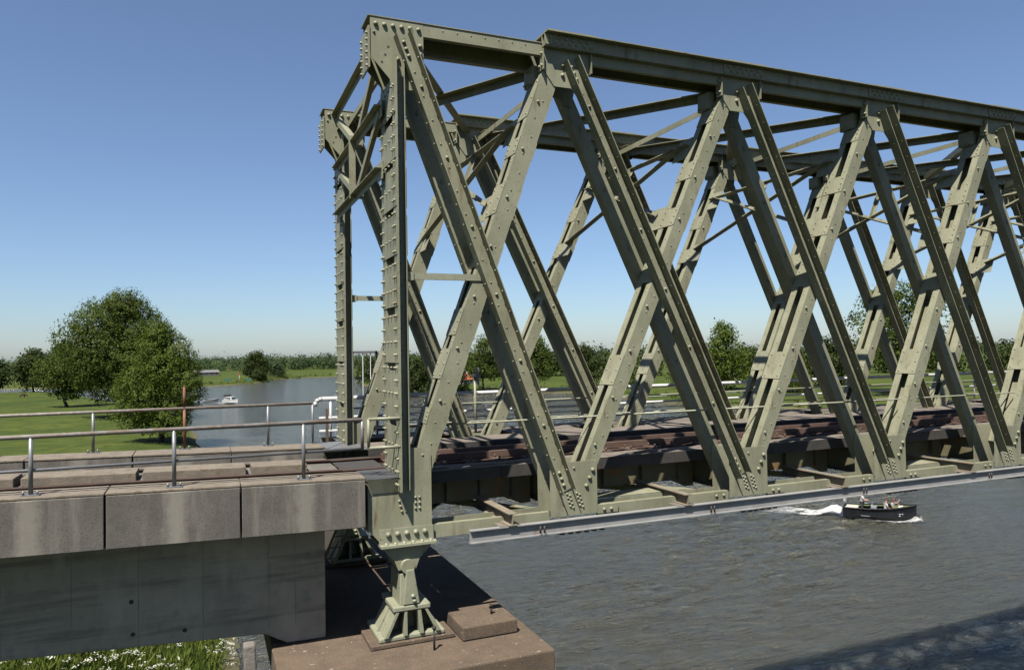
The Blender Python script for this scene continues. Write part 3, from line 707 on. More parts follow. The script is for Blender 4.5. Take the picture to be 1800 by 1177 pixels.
# ------------------------------------------------------------------ handrails on the approach
def handrail(label, Y, xs_, x0, x1, ztop, mids, mats, rp=.033):
    h = thing('handrail', label, 'handrail', (-3, Y, 1.05), 'pipe handrails on the approach viaduct')
    MB().cyl((x0, Y, ztop), (x1, Y, ztop), rp, 10).build('top_rail', mats[0], h)
    for i, x in enumerate(xs_):
        p = MB().cyl((x, Y, zs(x) + .015), (x, Y, ztop - rp * .5), .029, 10).build('post', mats[1] if i != mats[3] else mats[2], h)
        b = MB(); b.box(x - .11, x + .11, Y - .07, Y + .07, zs(x) + .001, zs(x) + .016)
        for dx in (-.085, .085): b.cyl((x + dx, Y - .03, zs(x) + .016), (x + dx, Y - .03, zs(x) + .07), .016, 6)
        b.build('foot_plate', 'galv', p)
    for z in mids: MB().cyl((x0, Y + .035, z), (x1, Y + .035, z), .022, 8).build('mid_rail', mats[1], h)
    return h
posts = [-.80, -2.66, -4.47, -6.28, -8.1, -9.9, -11.7]
h = handrail('galvanised pipe handrail on the near kerb of the concrete viaduct', .02, posts, -13, .13, 1.93, [1.46], ('rustypipe', 'galv', 'galv', 99))
MB().cyl((.13, .02, 1.44), (.13, .02, 1.95), .028, 10).build('end_post', 'galv', h)
h = handrail('galvanised pipe handrail with a rusty red post on the far kerb', 4.92, [-.96, -2.63, -4.31, -6.0, -7.7, -9.4], -13, -.01, 1.93, [], ('rustypipe', 'galv', 'redpost', 1))
MB().cyl((-.01, 4.92, 1.04), (-.01, 4.92, 1.95), .026, 10).build('end_post', 'galv', h)
MB().cyl((-2.63, 4.92, 1.93), (-2.63, 4.92, 2.38), .026, 10).build('post_extension', 'redpost', h)
gl = thing('guard_rail_loop', 'pale green pipe loop joining the handrail to the near end post', 'guard rail', (.45, -.05, 1.5))
MB().tube([(.70, -.24, 1.95), (.22, -.05, 1.94), (.22, -.05, 1.47), (.70, -.24, 1.49)], .026, 10).build('pipe_loop', 'paintfresh', gl)

# ------------------------------------------------------------------ white railing on the far footway
wr = thing('white_railing', 'white pipe railing along the far footway of the bridge', 'railing', (10, 6.42, .97))
YR = 6.42
m = MB(); m.cyl((.42, YR, 1.93), (PAN * NP, YR, 1.93), .052, 12)
m.tube([(.42, YR, 1.93), (.33, YR, 1.915), (.27, YR, 1.86), (.25, YR, 1.76)], .052, 12); m.build('top_rail', 'white', wr)
for z in (1.46, 1.14): MB().cyl((.34, YR, z), (PAN * NP, YR, z), .034, 10).build('mid_rail', 'white', wr)
for z in (1.30, 1.62): MB().cyl((2.0, YR + .05, z), (PAN * NP, YR + .05, z), .013, 6).build('wire', 'galv', wr)
for x in [.62] + [PAN * i - .05 for i in range(1, NP + 1)]:
    MB().cyl((x, YR, .90), (x, YR, 1.90), .030, 10).build('post', 'white', wr)
gp = thing('gauge_post', 'slim green post with a small white box standing by the far footway', 'post', (4.15, 5.75, .95))
MB().cyl((4.15, 5.72, .9), (4.15, 5.72, 2.45), .035, 8).build('pole', 'paintfresh', gp)
MB().box(4.16, 4.24, 5.64, 5.68, 2.15, 2.62).build('plate', 'galv', gp); MB().box(4.09, 4.21, 5.66, 5.78, 2.38, 2.46).build('box', 'white', gp)
lf = thing('ladder_hoop', 'thin galvanised ladder frame rising behind the far end post', 'ladder', (1.5, 7.1, 0))
m = MB()
for x in (1.28, 1.90): MB().box(x - .03, x + .03, 7.0, 7.05, -2, 3.08).build('upright', 'galv', lf)
for x in (1.55, 1.75): MB().cyl((x, 7.03, -2), (x, 7.03, 3.05), .015, 6).build('rung_bar', 'galv', lf)
MB().box(1.25, 1.93, 7.0, 7.05, 3.03, 3.09).build('head_bar', 'galv', lf)
for z in (1.0, 1.3, 1.6): MB().box(1.25, 2.4, 7.06, 7.09, z, z + .04).build('cross_bar', 'dark', lf)
rb = thing('iron_post', 'short rusty iron post on the footway end beside the far end post', 'post', (.42, 5.9, .95))
MB().ext(I_prof(.07, .06, .012, .012), (.46, 5.95, .9), (.46, 5.95, 1.72), (1, 0, 0)).build('post_shaft', 'railred', rb)

# ------------------------------------------------------------------ pier and bearings
pier = thing('concrete_pier', 'brown concrete pier under the end of the truss', 'pier', (.9, 2.7, WATER_Z))
bevel(MB().box(-1.25, 2.93, -1.27, 7.2, -2.22, -1.78).build('pier_cap', 'cap', pier), .03)
bevel(MB().box(-.75, 2.5, -.85, 6.8, -13, -2.22).build('pier_shaft', 'pierwall', pier), .05)
MB().box(-.6, 1.25, 6.2, 6.5, -1.78, .55).build('added_backing_wall', 'pierwall', pier)  # added wall, closes the bright gap behind the bearing so it reads dark
bevel(MB().box(1.67, 2.66, -.38, .57, -1.775, -1.54).build('plinth_block', 'cap', pier), .025)
bevel(MB().box(.20, 1.62, -.12, .95, -1.775, -1.70).build('bearing_pad', 'cap', pier), .015)
bevel(MB().box(.20, 1.62, YF - .12, YF + .95, -1.775, -1.70).build('bearing_pad', 'cap', pier), .015)
for x, y, z, h in ((1.15, -.48, -1.78, .34), (2.33, .02, -1.54, .13)):
    m = MB(); m.cyl((x, y, z), (x, y, z + h), .018, 8); m.cyl((x, y, z + h), (x, y, z + h + .035), .035, 8); m.build('anchor_bolt', 'dark', pier)
def bearing(dy, label):
    b = thing('bridge_bearing', label, 'bearing', (.85, .27 + dy, -1.7), 'steel bearings under the truss ends')
    def at(m): 
        m.v = [(x, y + dy, z) for x, y, z in m.v]; return m
    m = MB(); m.plate([(.40, -.165), (.62, -.40), (.68, -.56), (.98, -.56), (1.04, -.40), (1.28, -.165)], -.06, .60); at(m).build('saddle', 'paint', b)
    at(MB().cyl((.83, -.12, -.50), (.83, .66, -.50), .115, 16)).build('pin', 'paint', b)
    m = MB(); m.poly([(.71, -.04, -.62), (.95, -.04, -.62), (.95, .58, -.62), (.71, .58, -.62), (.69, -.08, -1.14), (1.04, -.08, -1.14), (1.04, .62, -1.14), (.69, .62, -1.14)], [(3, 2, 1, 0)[::-1], (4, 5, 6, 7)[::-1], (0, 1, 5, 4)[::-1], (1, 2, 6, 5)[::-1], (2, 3, 7, 6)[::-1], (3, 0, 4, 7)[::-1]])
    at(m); bevel(m.build('rocker', 'paintfresh', b), .02)
    m = MB(); m.plate([(.80, -.55), (.93, -.55), (1.02, -1.12), (.74, -1.12)], -.13, -.05); bevel(at(m).build('front_rib', 'paintfresh', b), .015)
    m = MB()
    for z, x in ((-.98, .90), (-1.06, .92)): m.dome((x, -.13, z), (0, -1, 0), .035, .05, 8)
    at(m).build('bolt_pair', 'paintfresh', b)
    bevel(at(MB().box(.57, 1.20, -.13, .74, -1.22, -1.13)).build('top_plate', 'paintfresh', b), .02)
    for xa, xb, xc, xd in ((.62, .68, .42, .49), (.76, .81, .75, .81), (.98, 1.04, 1.02, 1.09), (1.10, 1.15, 1.30, 1.38)):
        m = MB(); m.plate([(xa, -1.221), (xc, -1.62), (xd, -1.62), (xb, -1.221)], -.12, .72); bevel(at(m).build('pedestal_rib', 'paintfresh', b), .008)
    m = MB(); m.plate([(.60, -1.221), (.38, -1.62), (1.42, -1.62), (1.18, -1.221)], .26, .32); at(m).build('pedestal_web', 'paintfresh', b)
    bevel(at(MB().box(.34, 1.46, -.08, .90, -1.70, -1.615)).build('base_plate', 'paintfresh', b), .025)
bearing(0, 'pale green steel rocker bearing on the near edge of the pier')
bearing(YF, 'shaded steel rocker bearing on the far side of the pier')
tp = thing('timber_post', 'grey weathered timber post standing left of the pier', 'post', (-1.5, .6, -9))
m = MB(); m.poly([(-1.55, .42, -9), (-1.15, .42, -9), (-1.15, .68, -9), (-1.55, .68, -9), (-1.70, .42, -1.57), (-1.52, .42, -1.57), (-1.52, .68, -1.57), (-1.70, .68, -1.57)], [(3, 2, 1, 0), (4, 5, 6, 7), (0, 1, 5, 4), (1, 2, 6, 5), (2, 3, 7, 6), (3, 0, 4, 7)])
bevel(m.build('shaft', 'oldwood', tp), .03)
dl = thing('iron_ladder', 'small rusty ladder hanging in shade under the viaduct end', 'ladder', (-.1, 1.5, -.7))
for dx in (0, .22): MB().bar((-.33 + dx, 1.5, -.75), (-.02 + dx, 1.5, -.05), (0, 1, 0), -.015, .015, -.02, .02).build('stile', 'floorsteel', dl)
for k in range(4): MB().cyl((-.28 + k * .085, 1.5, -.65 + k * .19), (-.06 + k * .085, 1.5, -.65 + k * .19), .012, 6).build('rung', 'floorsteel', dl)

# ------------------------------------------------------------------ vegetation
def quads_mesh(name, C, A, B, m):
    """C centres, A,B half vectors (n,3): diamond-ish leaf quads"""
    n = len(C); V = np.empty((n, 4, 3)); V[:, 0] = C - A; V[:, 1] = C + B * .9 - A * .1; V[:, 2] = C + A; V[:, 3] = C - B * .9 + A * .15
    me = bpy.data.meshes.new(name); me.vertices.add(n * 4); me.vertices.foreach_set('co', V.reshape(-1))
    me.loops.add(n * 4); me.loops.foreach_set('vertex_index', np.arange(n * 4)); me.polygons.add(n)
    me.polygons.foreach_set('loop_start', np.arange(n) * 4); me.polygons.foreach_set('loop_total', np.full(n, 4)); me.update(calc_edges=True)
    me.materials.append(M[m]); return me
def leaves(rs, lobes, n, size):
    """lobes (k,6): centre + radii.  Leaves gather in small clumps near the lobe shells"""
    lob = np.array(lobes); k = len(lob); vol = (lob[:, 3] * lob[:, 4] + lob[:, 5] * lob[:, 3]); pr = vol / vol.sum()
    nc = max(8, n // 14)
    pick = rs.choice(k, nc, p=pr); d = rs.normal(size=(nc, 3)); d /= np.linalg.norm(d, axis=1)[:, None]
    rad = rs.uniform(.55, 1.06, nc) ** .7
    cc = lob[pick, :3] + d * lob[pick, 3:] * rad[:, None]
    q = rs.integers(0, nc, n); C = cc[q] + rs.normal(size=(n, 3)) * size * 1.15
    nor = d[q] * 1.25 + rs.normal(size=(n, 3)) * .55 + np.array([0, 0, .35]); nor /= np.linalg.norm(nor, axis=1)[:, None]
    t = rs.normal(size=(n, 3)); A = np.cross(nor, t); A /= np.linalg.norm(A, axis=1)[:, None]; B = np.cross(nor, A)
    s = size * rs.uniform(.6, 1.3, n)[:, None]
    return C, A * s * .6, B * s * .42
def tree(label, x, y, h, w, base, n, size, m, seed, group=None, name='tree', nl=16, tr=None, egg=.5, trunks=1, open_=1.0):
    rs = np.random.default_rng(seed); z0 = gz(x, y) - .15
    t = thing(name, label, 'tree', (x, y, z0), group); tb = MB()
    tr = tr or h * .022
    top = np.array([x + rs.normal() * .4, y, z0 + h * .72]); p = np.array([x, y, z0]); pts = [p]
    for k in range(1, 7): pts.append(p + (top - p) * k / 6 + np.append(rs.normal(size=2) * .018 * h, 0) * (k < 6))
    for k in range(6): tb.cyl(pts[k], pts[k+1], tr * (1 - k / 7.2) * (1.25 if k == 0 else 1), 8, tr * (1 - (k + 1) / 7.2))
    lobes = []; ch = h - base
    for k in range(nl):
        f = (k + .5) / nl; a = k * 2.399 + rs.uniform(-.4, .4)
        prof = (max(.12, math.sin(math.pi * min(1, max(0, f ** egg)) * .93 + .12)) ** .75)
        rr = w / 2 * prof * rs.uniform(.45, .80); zc = z0 + base + ch * (.08 + .84 * f)
        lr = w * rs.uniform(.15, .235) * (.65 + .5 * prof)
        c = np.array([x + math.cos(a) * rr, y + math.sin(a) * rr, zc]); lobes.append([*c, lr, lr, lr * rs.uniform(.7, 1.0)])
        j = min(5, max(1, int((zc - z0) / (h * .72) * 6 * .8))); s = pts[j]
        mid = (s + c) / 2 + np.array([0, 0, -.03 * h]); rad = tr * .42 * (1 - j / 8)
        tb.cyl(s, mid, rad, 6, rad * .7); tb.cyl(mid, c, rad * .7, 6, rad * .25)
    lobes.append([x, y, z0 + base + ch * .5, w * .2, w * .2, ch * .38]); lobes.append([x, y, z0 + h - w * .16, w * .17, w * .17, w * .16])
    tb.build('trunk', 'bark', t)
    C, A, B = leaves(rs, lobes, n, size); C[:, 2] = np.maximum(C[:, 2], z0 + .2)
    o = bpy.data.objects.new('crown', quads_mesh('crown', C, A, B, m)); COL.objects.link(o); attach(o, t)
    return t
tree('tall broad dark green tree behind the fresh green one on the meadow', -19, 172, 28.5, 25, 4, 56000, .38, 'leaf_a', 11, nl=30, egg=.8)
tree('fresh green low branched tree at the waters edge on the meadow', -8.6, 115, 19, 12.8, .9, 52000, .25, 'leaf_b', 12, nl=26, egg=.62)
tree('leafy tree leaning against the left flank of the tall broad tree', -37, 222, 18, 14, 2.5, 9000, .55, 'leaf_a', 13, nl=20, egg=.75)
tree('round shore tree third from the left edge', -52, 315, 19, 15, 3, 6000, .85, 'leaf_c', 14, nl=16)
tree('round shore tree second from the left edge', -68, 349, 17.5, 16, 2.5, 6000, .9, 'leaf_c', 15, nl=16)
tree('shore tree cut by the left edge of the picture', -87, 358, 16, 16, 2.5, 6000, .9, 'leaf_c', 16, nl=16)
tree('lone rounded tree on the tip of the far bank', 25, 421, 16.5, 14, .3, 9000, .75, 'leaf_c', 17, nl=14)
tree('small bush right of the lone rounded far bank tree', 40, 470, 8.5, 10, .5, 1600, .9, 'leaf_d', 18, nl=8)
tree('round tree seen beside the far end post on the far bank', 73, 352, 12.5, 13, 1, 3000, .8, 'leaf_c', 19, nl=12)
tree('dark tree on the bank just right of the near end post', 68, 240, 16, 14, 2, 6000, .62, 'leaf_c', 20, nl=16)
tree('bushy dark tree left of the red roofed house', 79, 236, 15, 11, 2, 4500, .6, 'leaf_c', 21, nl=14)
tree('tall loose poplar right of the red roofed house', 88, 229, 19.5, 13, 5, 4200, .6, 'leaf_a', 22, nl=16)
tree('tall loose poplar second right of the red roofed house', 104, 219, 19, 13, 4, 4200, .6, 'leaf_a', 23, nl=16)
tree('olive green rounded tree between the first crossing braces', 119, 212, 15.5, 15, 1, 6000, .6, 'leaf_c', 24, nl=16)
tree('low rust tinged bush right of the olive green tree', 131, 205, 9, 9, .5, 2200, .6, 'leaf_a', 25, nl=9)
tree('bright green pointed tree rising between the middle braces', 146, 172, 21.5, 15, .6, 8000, .6, 'leaf_b', 26, nl=20, egg=.7)
tree('small dark tree left of the bright green pointed tree', 141, 187, 13, 9, 1, 2600, .6, 'leaf_c', 27, nl=10)
tree('large airy poplar at the right standing above all bank trees', 163, 124, 29, 25, 7, 8500, .62, 'leaf_a', 28, nl=26, egg=.85)
tree('round tree right of the large airy poplar', 205, 110, 17, 17, 1, 5000, .65, 'leaf_c', 29, nl=14)
tree('dark round tree left of the large airy poplar', 176, 160, 15, 14, 1, 4000, .65, 'leaf_c', 30, nl=14)
tree('low willow bush behind the white railing in the middle', 152, 150, 8, 10, .3, 2600, .5, 'leaf_b', 31, nl=9)
# far woods: one mass each
def wood(name, label, path, n, hgt, size, seed, m='leaf_d', depth=30, dens=.16):
    rs = np.random.default_rng(seed); P = np.array(path, float); seg = np.linalg.norm(np.diff(P, axis=0), axis=1); cum = np.append(0, np.cumsum(seg))
    k = int(cum[-1] / (hgt * dens)); lobes = []
    for i in range(k):
        s = cum[-1] * (i + rs.uniform()) / k; j = min(len(seg) - 1, np.searchsorted(cum, s, side='right') - 1); c = P[j] + (P[j+1] - P[j]) * (s - cum[j]) / seg[j]
        hh = hgt * rs.uniform(.55, 1.05); x, y = c[0] + rs.normal() * 3, c[1] + rs.uniform(0, depth); z = gz(x, y)
        lobes.append([x, y, z + hh * .5, hh * .42, hh * .42, hh * .5])
    C, A, B = leaves(rs, lobes, n, size); o = bpy.data.objects.new(name, quads_mesh(name, C, A, B, m)); COL.objects.link(o)
    o['kind'] = 'stuff'; o['label'] = label; o['category'] = 'wood'; return o
wood('far_wood', 'distant belt of woodland along the horizon', [(-420, 690), (-100, 660), (60, 640), (160, 610), (300, 560)], 42000, 11, 1.4, 41, depth=60)
wood('horizon_wood', 'pale haze tinted line of woods on the far horizon', [(-1200, 1500), (-200, 1420), (200, 1400), (600, 1300), (1200, 1000), (1500, 500)], 40000, 15, 3.0, 44, 'leaf_e', 80)
wood('bank_wood', 'belt of trees behind the grassy right bank', [(95, 400), (125, 330), (180, 270), (230, 235), (290, 200), (380, 130), (480, 40)], 34000, 14, 1.3, 42, 'leaf_c', 30)
wood('shore_scrub', 'low scrub and reeds along the water line of the far bank', [(-2, 381), (13, 387), (28, 416), (35, 452), (58, 482), (82, 489), (106, 472), (92, 420), (75, 366), (68, 331), (70, 276), (80, 242), (92, 225), (114, 214), (122, 204), (114, 176), (110, 158), (117, 131), (127, 113)], 12000, 1.5, .4, 43, 'leaf_b', 2.0, .6)

# grass and cow parsley on the bank under the viaduct
def blades(name, n, xr, yr, hgt, wid, m, seed, lean=.35):
    rs = np.random.default_rng(seed); x = rs.uniform(*xr, n); y = rs.uniform(*yr, n); z = ground_z(x, y); k = z > WATER_Z + .25; x, y, z = x[k], y[k], z[k]; n = len(x)
    h = hgt * rs.uniform(.5, 1.3, n); a = rs.uniform(0, 6.28, n); A = np.stack([rs.normal(size=n) * lean * h, rs.normal(size=n) * lean * h, h], 1) * .5
    B = np.stack([np.cos(a), np.sin(a), np.zeros(n)], 1) * wid; C = np.stack([x, y, z], 1) + A
    o = bpy.data.objects.new(name, quads_mesh(name, C, A, B, m)); COL.objects.link(o); o['kind'] = 'stuff'; return o
o = blades('bank_grass', 42000, (-16, -.8), (6, 32), .42, .03, 'grassblade', 51); o['label'] = 'long sunlit grass on the bank below the viaduct'; o['category'] = 'grass'
rs = np.random.default_rng(52); n = 1700; cx = rs.uniform(-11, -1, n); cy = rs.uniform(8, 26, n)
keep = (np.sin(cx * .9 + 1.2 * np.sin(cy * .6)) + np.sin(cy * .8 - cx * .4) + rs.normal(size=n) * .55 + (cx + 5) * .22) > .35
cx, cy = cx[keep], cy[keep]; cz = ground_z(cx, cy) + rs.uniform(.35, .75, len(cx)); n = len(cx)
C = np.repeat(np.stack([cx, cy, cz], 1), 9, 0) + rs.normal(size=(n * 9, 3)) * np.array([.055, .055, .015]); k = len(C)
nor = np.array([0, 0, 1]) + rs.normal(size=(k, 3)) * .3; nor /= np.linalg.norm(nor, axis=1)[:, None]; t = rs.normal(size=(k, 3)); A = np.cross(nor, t); A /= np.linalg.norm(A, axis=1)[:, None]; B = np.cross(nor, A)
o = bpy.data.objects.new('cow_parsley', quads_mesh('cow_parsley', C, A * .026, B * .028, 'umbel')); COL.objects.link(o); o['kind'] = 'stuff'; o['label'] = 'white cow parsley flowering in the grass below the viaduct'; o['category'] = 'wildflowers'
# ------------------------------------------------------------------ boats
M['navy'] = mat('black_hull_paint', (0.022, 0.024, 0.03), 0.3, spec=.5)
M['astro'] = mat('green_boat_carpet', (0.16, 0.22, 0.045), 0.9, var=(0.12, 0.17, 0.04), scale=8)
M['cushion'] = mat('cream_cushion', (0.72, 0.66, 0.55), 0.8)
M['boatwhite'] = mat('white_gelcoat', (0.85, 0.85, 0.83), 0.35)
M['glass'] = mat('dark_boat_glass', (0.02, 0.025, 0.03), 0.1, spec=.6)
M['greyplastic'] = mat('grey_console', (0.4, 0.4, 0.41), 0.5)
M['skin'] = mat('skin', (0.62, 0.36, 0.25), 0.6)
M['shirtwhite'] = mat('white_shirt', (0.85, 0.85, 0.85), 0.8)
M['trouser'] = mat('dark_trousers', (0.05, 0.05, 0.06), 0.9)
M['hair'] = mat('brown_hair', (0.12, 0.05, 0.03), 0.8)
M['redhair'] = mat('red_brown_hair', (0.28, 0.09, 0.045), 0.8)
M['roof'] = mat('orange_roof_tiles', (0.62, 0.20, 0.09), 0.9, var=(0.50, 0.15, 0.07), scale=2)
M['greyroof'] = mat('grey_barn_roof', (0.20, 0.20, 0.21), 0.9)
M['darkwall'] = mat('dark_barn_wall', (0.16, 0.15, 0.14), 0.9)
M['brick'] = mat('house_wall', (0.45, 0.40, 0.34), 0.9)
M['signgreen'] = mat('green_sign_board', (0.06, 0.20, 0.13), 0.6)
M['signred'] = mat('red_sign_paint', (0.5, 0.05, 0.04), 0.6)
M['cow'] = mat('dark_brown_hide', (0.08, 0.045, 0.03), 0.9)

def place(o, loc, rz):
    o.location = loc; o.rotation_euler = (0, 0, rz)
def hull_mesh(L, B, free, draft, stern=.8, nst=15, rake=.12, sheer=.35):
    """boat along +X, returns outer shell MB and list of gunwale points"""
    m = MB(); rings = []
    for i in range(nst):
        t = i / (nst - 1); x = -L/2 + L * t
        b = B/2 * (stern + (1 - stern) * math.sin(min(1, t / .55) * math.pi / 2)) * (1 - max(0, (t - .55) / .45) ** 2.4)
        b = max(b, .02); z = free + sheer * free * t ** 2.2
        fl = .80 - .25 * t
        xo = rake * L * max(0, t - .6) / .4 * .35
        ring = [(x - xo * .3, 0, -draft), (x - xo * .1, b * fl * .75, -draft * .55), (x, b * (fl + .08), .10 * free), (x + xo, b, z), (x + xo - .02, max(b - .09, .005), z + .005), (x + xo - .02, max(b - .12, .004), .35 * free)]
        rings.append(ring)
    V = []; F = []
    for r in rings:
        V += r + [(x, -y, z) for x, y, z in r]
    k = len(rings[0])
    for i in range(nst - 1):
        a, b_ = i * 2 * k, (i + 1) * 2 * k
        for j in range(k - 1):
            F.append((a + j, b_ + j, b_ + j + 1, a + j + 1)); F.append((a + k + j + 1, b_ + k + j + 1, b_ + k + j, a + k + j))
        F.append((a + k - 1, b_ + k - 1, b_ + 2 * k - 1, a + 2 * k - 1))
    F.append(tuple([3, 2, 1, 0][::-1] + [k + 1, k + 2, k + 3][::1])); F.append((3, 4, 5, 2 * k - 1, k + 4, k + 3))
    m.poly(V, F, False); return m, rings

def skinned(name, pts, edges, rad, m, parent, sub=2):
    me = bpy.data.meshes.new(name); me.from_pydata(pts, edges, []); o = bpy.data.objects.new(name, me); COL.objects.link(o)
    o.modifiers.new('skin', 'SKIN'); sv = me.skin_vertices[0].data
    for i, r in enumerate(rad): sv[i].radius = (r, r) if not isinstance(r, tuple) else r
    sv[0].use_root = True
    u = o.modifiers.new('sub', 'SUBSURF'); u.levels = sub; u.render_levels = sub
    me.materials.append(M[m]); o.parent = parent; return o
def person(label, loc, rz, J, shirt, hair, long_hair=False):
    """J: joint positions (x forward, y left, z up); one skinned body, clothes and hair as children"""
    p = tag(bpy.data.objects.new('person', None), label, 'person', 'people aboard the black sloop'); COL.objects.link(p); place(p, loc, rz); p.empty_display_size = .2
    n = ['hip', 'belly', 'chest', 'neck', 'head', 'crown', 'shL', 'elL', 'haL', 'fiL', 'shR', 'elR', 'haR', 'fiR', 'hpL', 'knL', 'anL', 'toL', 'hpR', 'knR', 'anR', 'toR']
    ix = {k: i for i, k in enumerate(n)}
    E = [('hip', 'belly'), ('belly', 'chest'), ('chest', 'neck'), ('neck', 'head'), ('head', 'crown')]
    for s in 'LR': E += [('chest', 'sh' + s), ('sh' + s, 'el' + s), ('el' + s, 'ha' + s), ('ha' + s, 'fi' + s), ('hip', 'hp' + s), ('hp' + s, 'kn' + s), ('kn' + s, 'an' + s), ('an' + s, 'to' + s)]
    rad = dict(hip=.13, belly=.125, chest=.145, neck=.055, head=.10, crown=.075)
    for s in 'LR': rad.update({'sh' + s: .065, 'el' + s: .045, 'ha' + s: .034, 'fi' + s: .02, 'hp' + s: .09, 'kn' + s: .06, 'an' + s: .042, 'to' + s: .035})
    skinned('body', [J[k] for k in n], [(ix[a], ix[b]) for a, b in E], [rad[k] for k in n], 'skin', p)
    sh = ['belly', 'hip', 'chest', 'shL', 'shR']; pts = [J[k] for k in sh]
    el = [tuple((Vector(J['sh' + s]) * .35 + Vector(J['el' + s]) * .65)) for s in 'LR']
    skinned('shirt', pts + el, [(0, 1), (0, 2), (2, 3), (2, 4), (3, 5), (4, 6)], [.145, .15, .168, .085, .085, .065, .065], shirt, p)
    tl = ['hip', 'hpL', 'hpR', 'knL', 'knR', 'anL', 'anR']
    skinned('trousers', [J[k] for k in tl], [(0, 1), (0, 2), (1, 3), (2, 4), (3, 5), (4, 6)], [.145, .105, .105, .075, .075, .055, .055], 'trouser', p)
    h = Vector(J['head']); c = Vector(J['crown']); hp = [tuple(h + (c - h) * .35 + Vector((-.03, 0, 0))), tuple(c + Vector((-.015, 0, .012)))]
    hr = [.112, .09]
    if long_hair: hp.append(tuple(h + Vector((-.07, 0, -.12)))); hr.append(.10)
    skinned('hair', hp, [(0, 1)] + ([(0, 2)] if long_hair else []), hr, hair, p)
    return p
STAND = dict(hip=(0, 0, .95), belly=(.02, 0, 1.12), chest=(.04, 0, 1.34), neck=(.05, 0, 1.50), head=(.07, 0, 1.60), crown=(.07, 0, 1.70), shL=(.04, .19, 1.40), elL=(.16, .25, 1.14), haL=(.42, .16, 1.10), fiL=(.50, .14, 1.09), shR=(.04, -.19, 1.40), elR=(.18, -.25, 1.15), haR=(.44, -.14, 1.12), fiR=(.52, -.12, 1.11),
             hpL=(0, .09, .90), knL=(.04, .11, .50), anL=(0, .12, .08), toL=(.14, .13, .04), hpR=(0, -.09, .90), knR=(.0, -.11, .50), anR=(-.06, -.12, .08), toR=(.08, -.13, .04))
SIT = dict(hip=(0, 0, .52), belly=(-.02, 0, .68), chest=(-.02, 0, .90), neck=(.0, 0, 1.06), head=(.03, 0, 1.16), crown=(.03, 0, 1.26), shL=(-.02, .19, .96), elL=(.06, .26, .70), haL=(.28, .18, .58), fiL=(.36, .16, .57), shR=(-.02, -.19, .96), elR=(.06, -.26, .70), haR=(.28, -.18, .58), fiR=(.36, -.16, .57),
           hpL=(.04, .10, .50), knL=(.44, .12, .50), anL=(.46, .13, .08), toL=(.60, .13, .04), hpR=(.04, -.10, .50), knR=(.44, -.12, .50), anR=(.46, -.13, .08), toR=(.60, -.13, .04))

BX, BY = 48.15, 31.85; HD = math.atan2(-4.2, 2.95)
sl = tag(bpy.data.objects.new('motor_sloop', None), 'open black motor sloop with green deck crossing the river', 'boat'); COL.objects.link(sl); place(sl, (BX, BY, WATER_Z), HD); sl.scale = (.86, .95, .93)
def bp(mb, name, m, parent=sl, bv=None):
    o = mb.build(name, m); o.parent = parent
    if bv: bevel(o, bv)
    return o
m, rings = hull_mesh(5.9, 2.35, .98, .3, sheer=.55)
bp(m, 'hull', 'navy')
g_ = MB()
for sgn in (1, -1):
    for a, b in zip(rings[:-1], rings[1:]):
        g_.cyl((a[3][0], sgn * a[3][1], a[3][2] - .04), (b[3][0], sgn * b[3][1], b[3][2] - .04), .045, 6)
bp(g_, 'rubbing_strake', 'dark')
f_ = MB(); k = len(rings)
V = [(r[5][0], r[5][1] , .33) for r in rings[1:-1]] + [(r[5][0], -r[5][1], .33) for r in rings[1:-1]]; nn = k - 2
f_.poly(V, [(i, i + nn, i + nn + 1, i + 1) for i in range(nn - 1)]); bp(f_, 'floor', 'astro')
s1 = MB()
V = []; 
for r in rings[1:9]: V += [(r[4][0], r[4][1] - .01, r[4][2] - .10), (r[4][0], max(.05, r[4][1] - .42), r[4][2] - .10)]
bp(MB().poly(V, [(2*i, 2*i+2, 2*i+3, 2*i+1) for i in range(7)]), 'side_bench', 'astro')
bp(MB().poly([(x, -y, z) for x, y, z in V], [(2*i+1, 2*i+3, 2*i+2, 2*i) for i in range(7)]), 'side_bench', 'astro')
V = []
for r in rings[10:]: V += [(r[4][0], r[4][1], r[4][2] - .12), (r[4][0], -r[4][1], r[4][2] - .12)]
bp(MB().poly(V, [(2*i+1, 2*i+3, 2*i+2, 2*i) for i in range(len(rings) - 11)]), 'bow_deck', 'astro')
bp(MB().box(-2.85, -1.75, -.80, .80, .62, .90), 'sun_pad', 'cushion', bv=.08)
bp(MB().box(-.62, -.12, -.30, .30, .33, 1.18), 'console', 'greyplastic', bv=.05)
bp(MB().poly([(-.5, -.28, 1.17), (-.5, .28, 1.17), (-.14, .26, 1.45), (-.14, -.26, 1.45)], [(0, 1, 2, 3)]), 'windscreen', 'glass')
bp(MB().cyl((-.68, 0, 1.08), (-.74, 0, 1.14), .17, 12), 'steering_wheel', 'dark')
bp(MB().box(-3.45, -2.9, -.85, .85, .02, .10), 'swim_platform', 'navy', bv=.03)
bp(MB().cyl((-2.75, .0, .85), (-2.95, 0, 1.75), .018, 6), 'flag_staff', 'galv')
fl = MB(); V = [(-2.82 - .05 * i, .05 * math.sin(i * 1.4), 1.72 - .01 * i) for i in range(6)]; fl.poly(V + [(x + .04, y + .03, z - .42) for x, y, z in V], [(i, i + 1, i + 7, i + 6) for i in range(5)]); bp(fl, 'flag', 'shirtwhite')
for x0, zz, w_ in ((1.80, .72, .16), (1.80, .56, .13), (2.02, .74, .12)):
    bp(MB().box(x0, x0 + w_, -.93 + (x0 - 1.8) * .5, -.90 + (x0 - 1.8) * .5, zz, zz + .06), 'registration_mark', 'boatwhite')
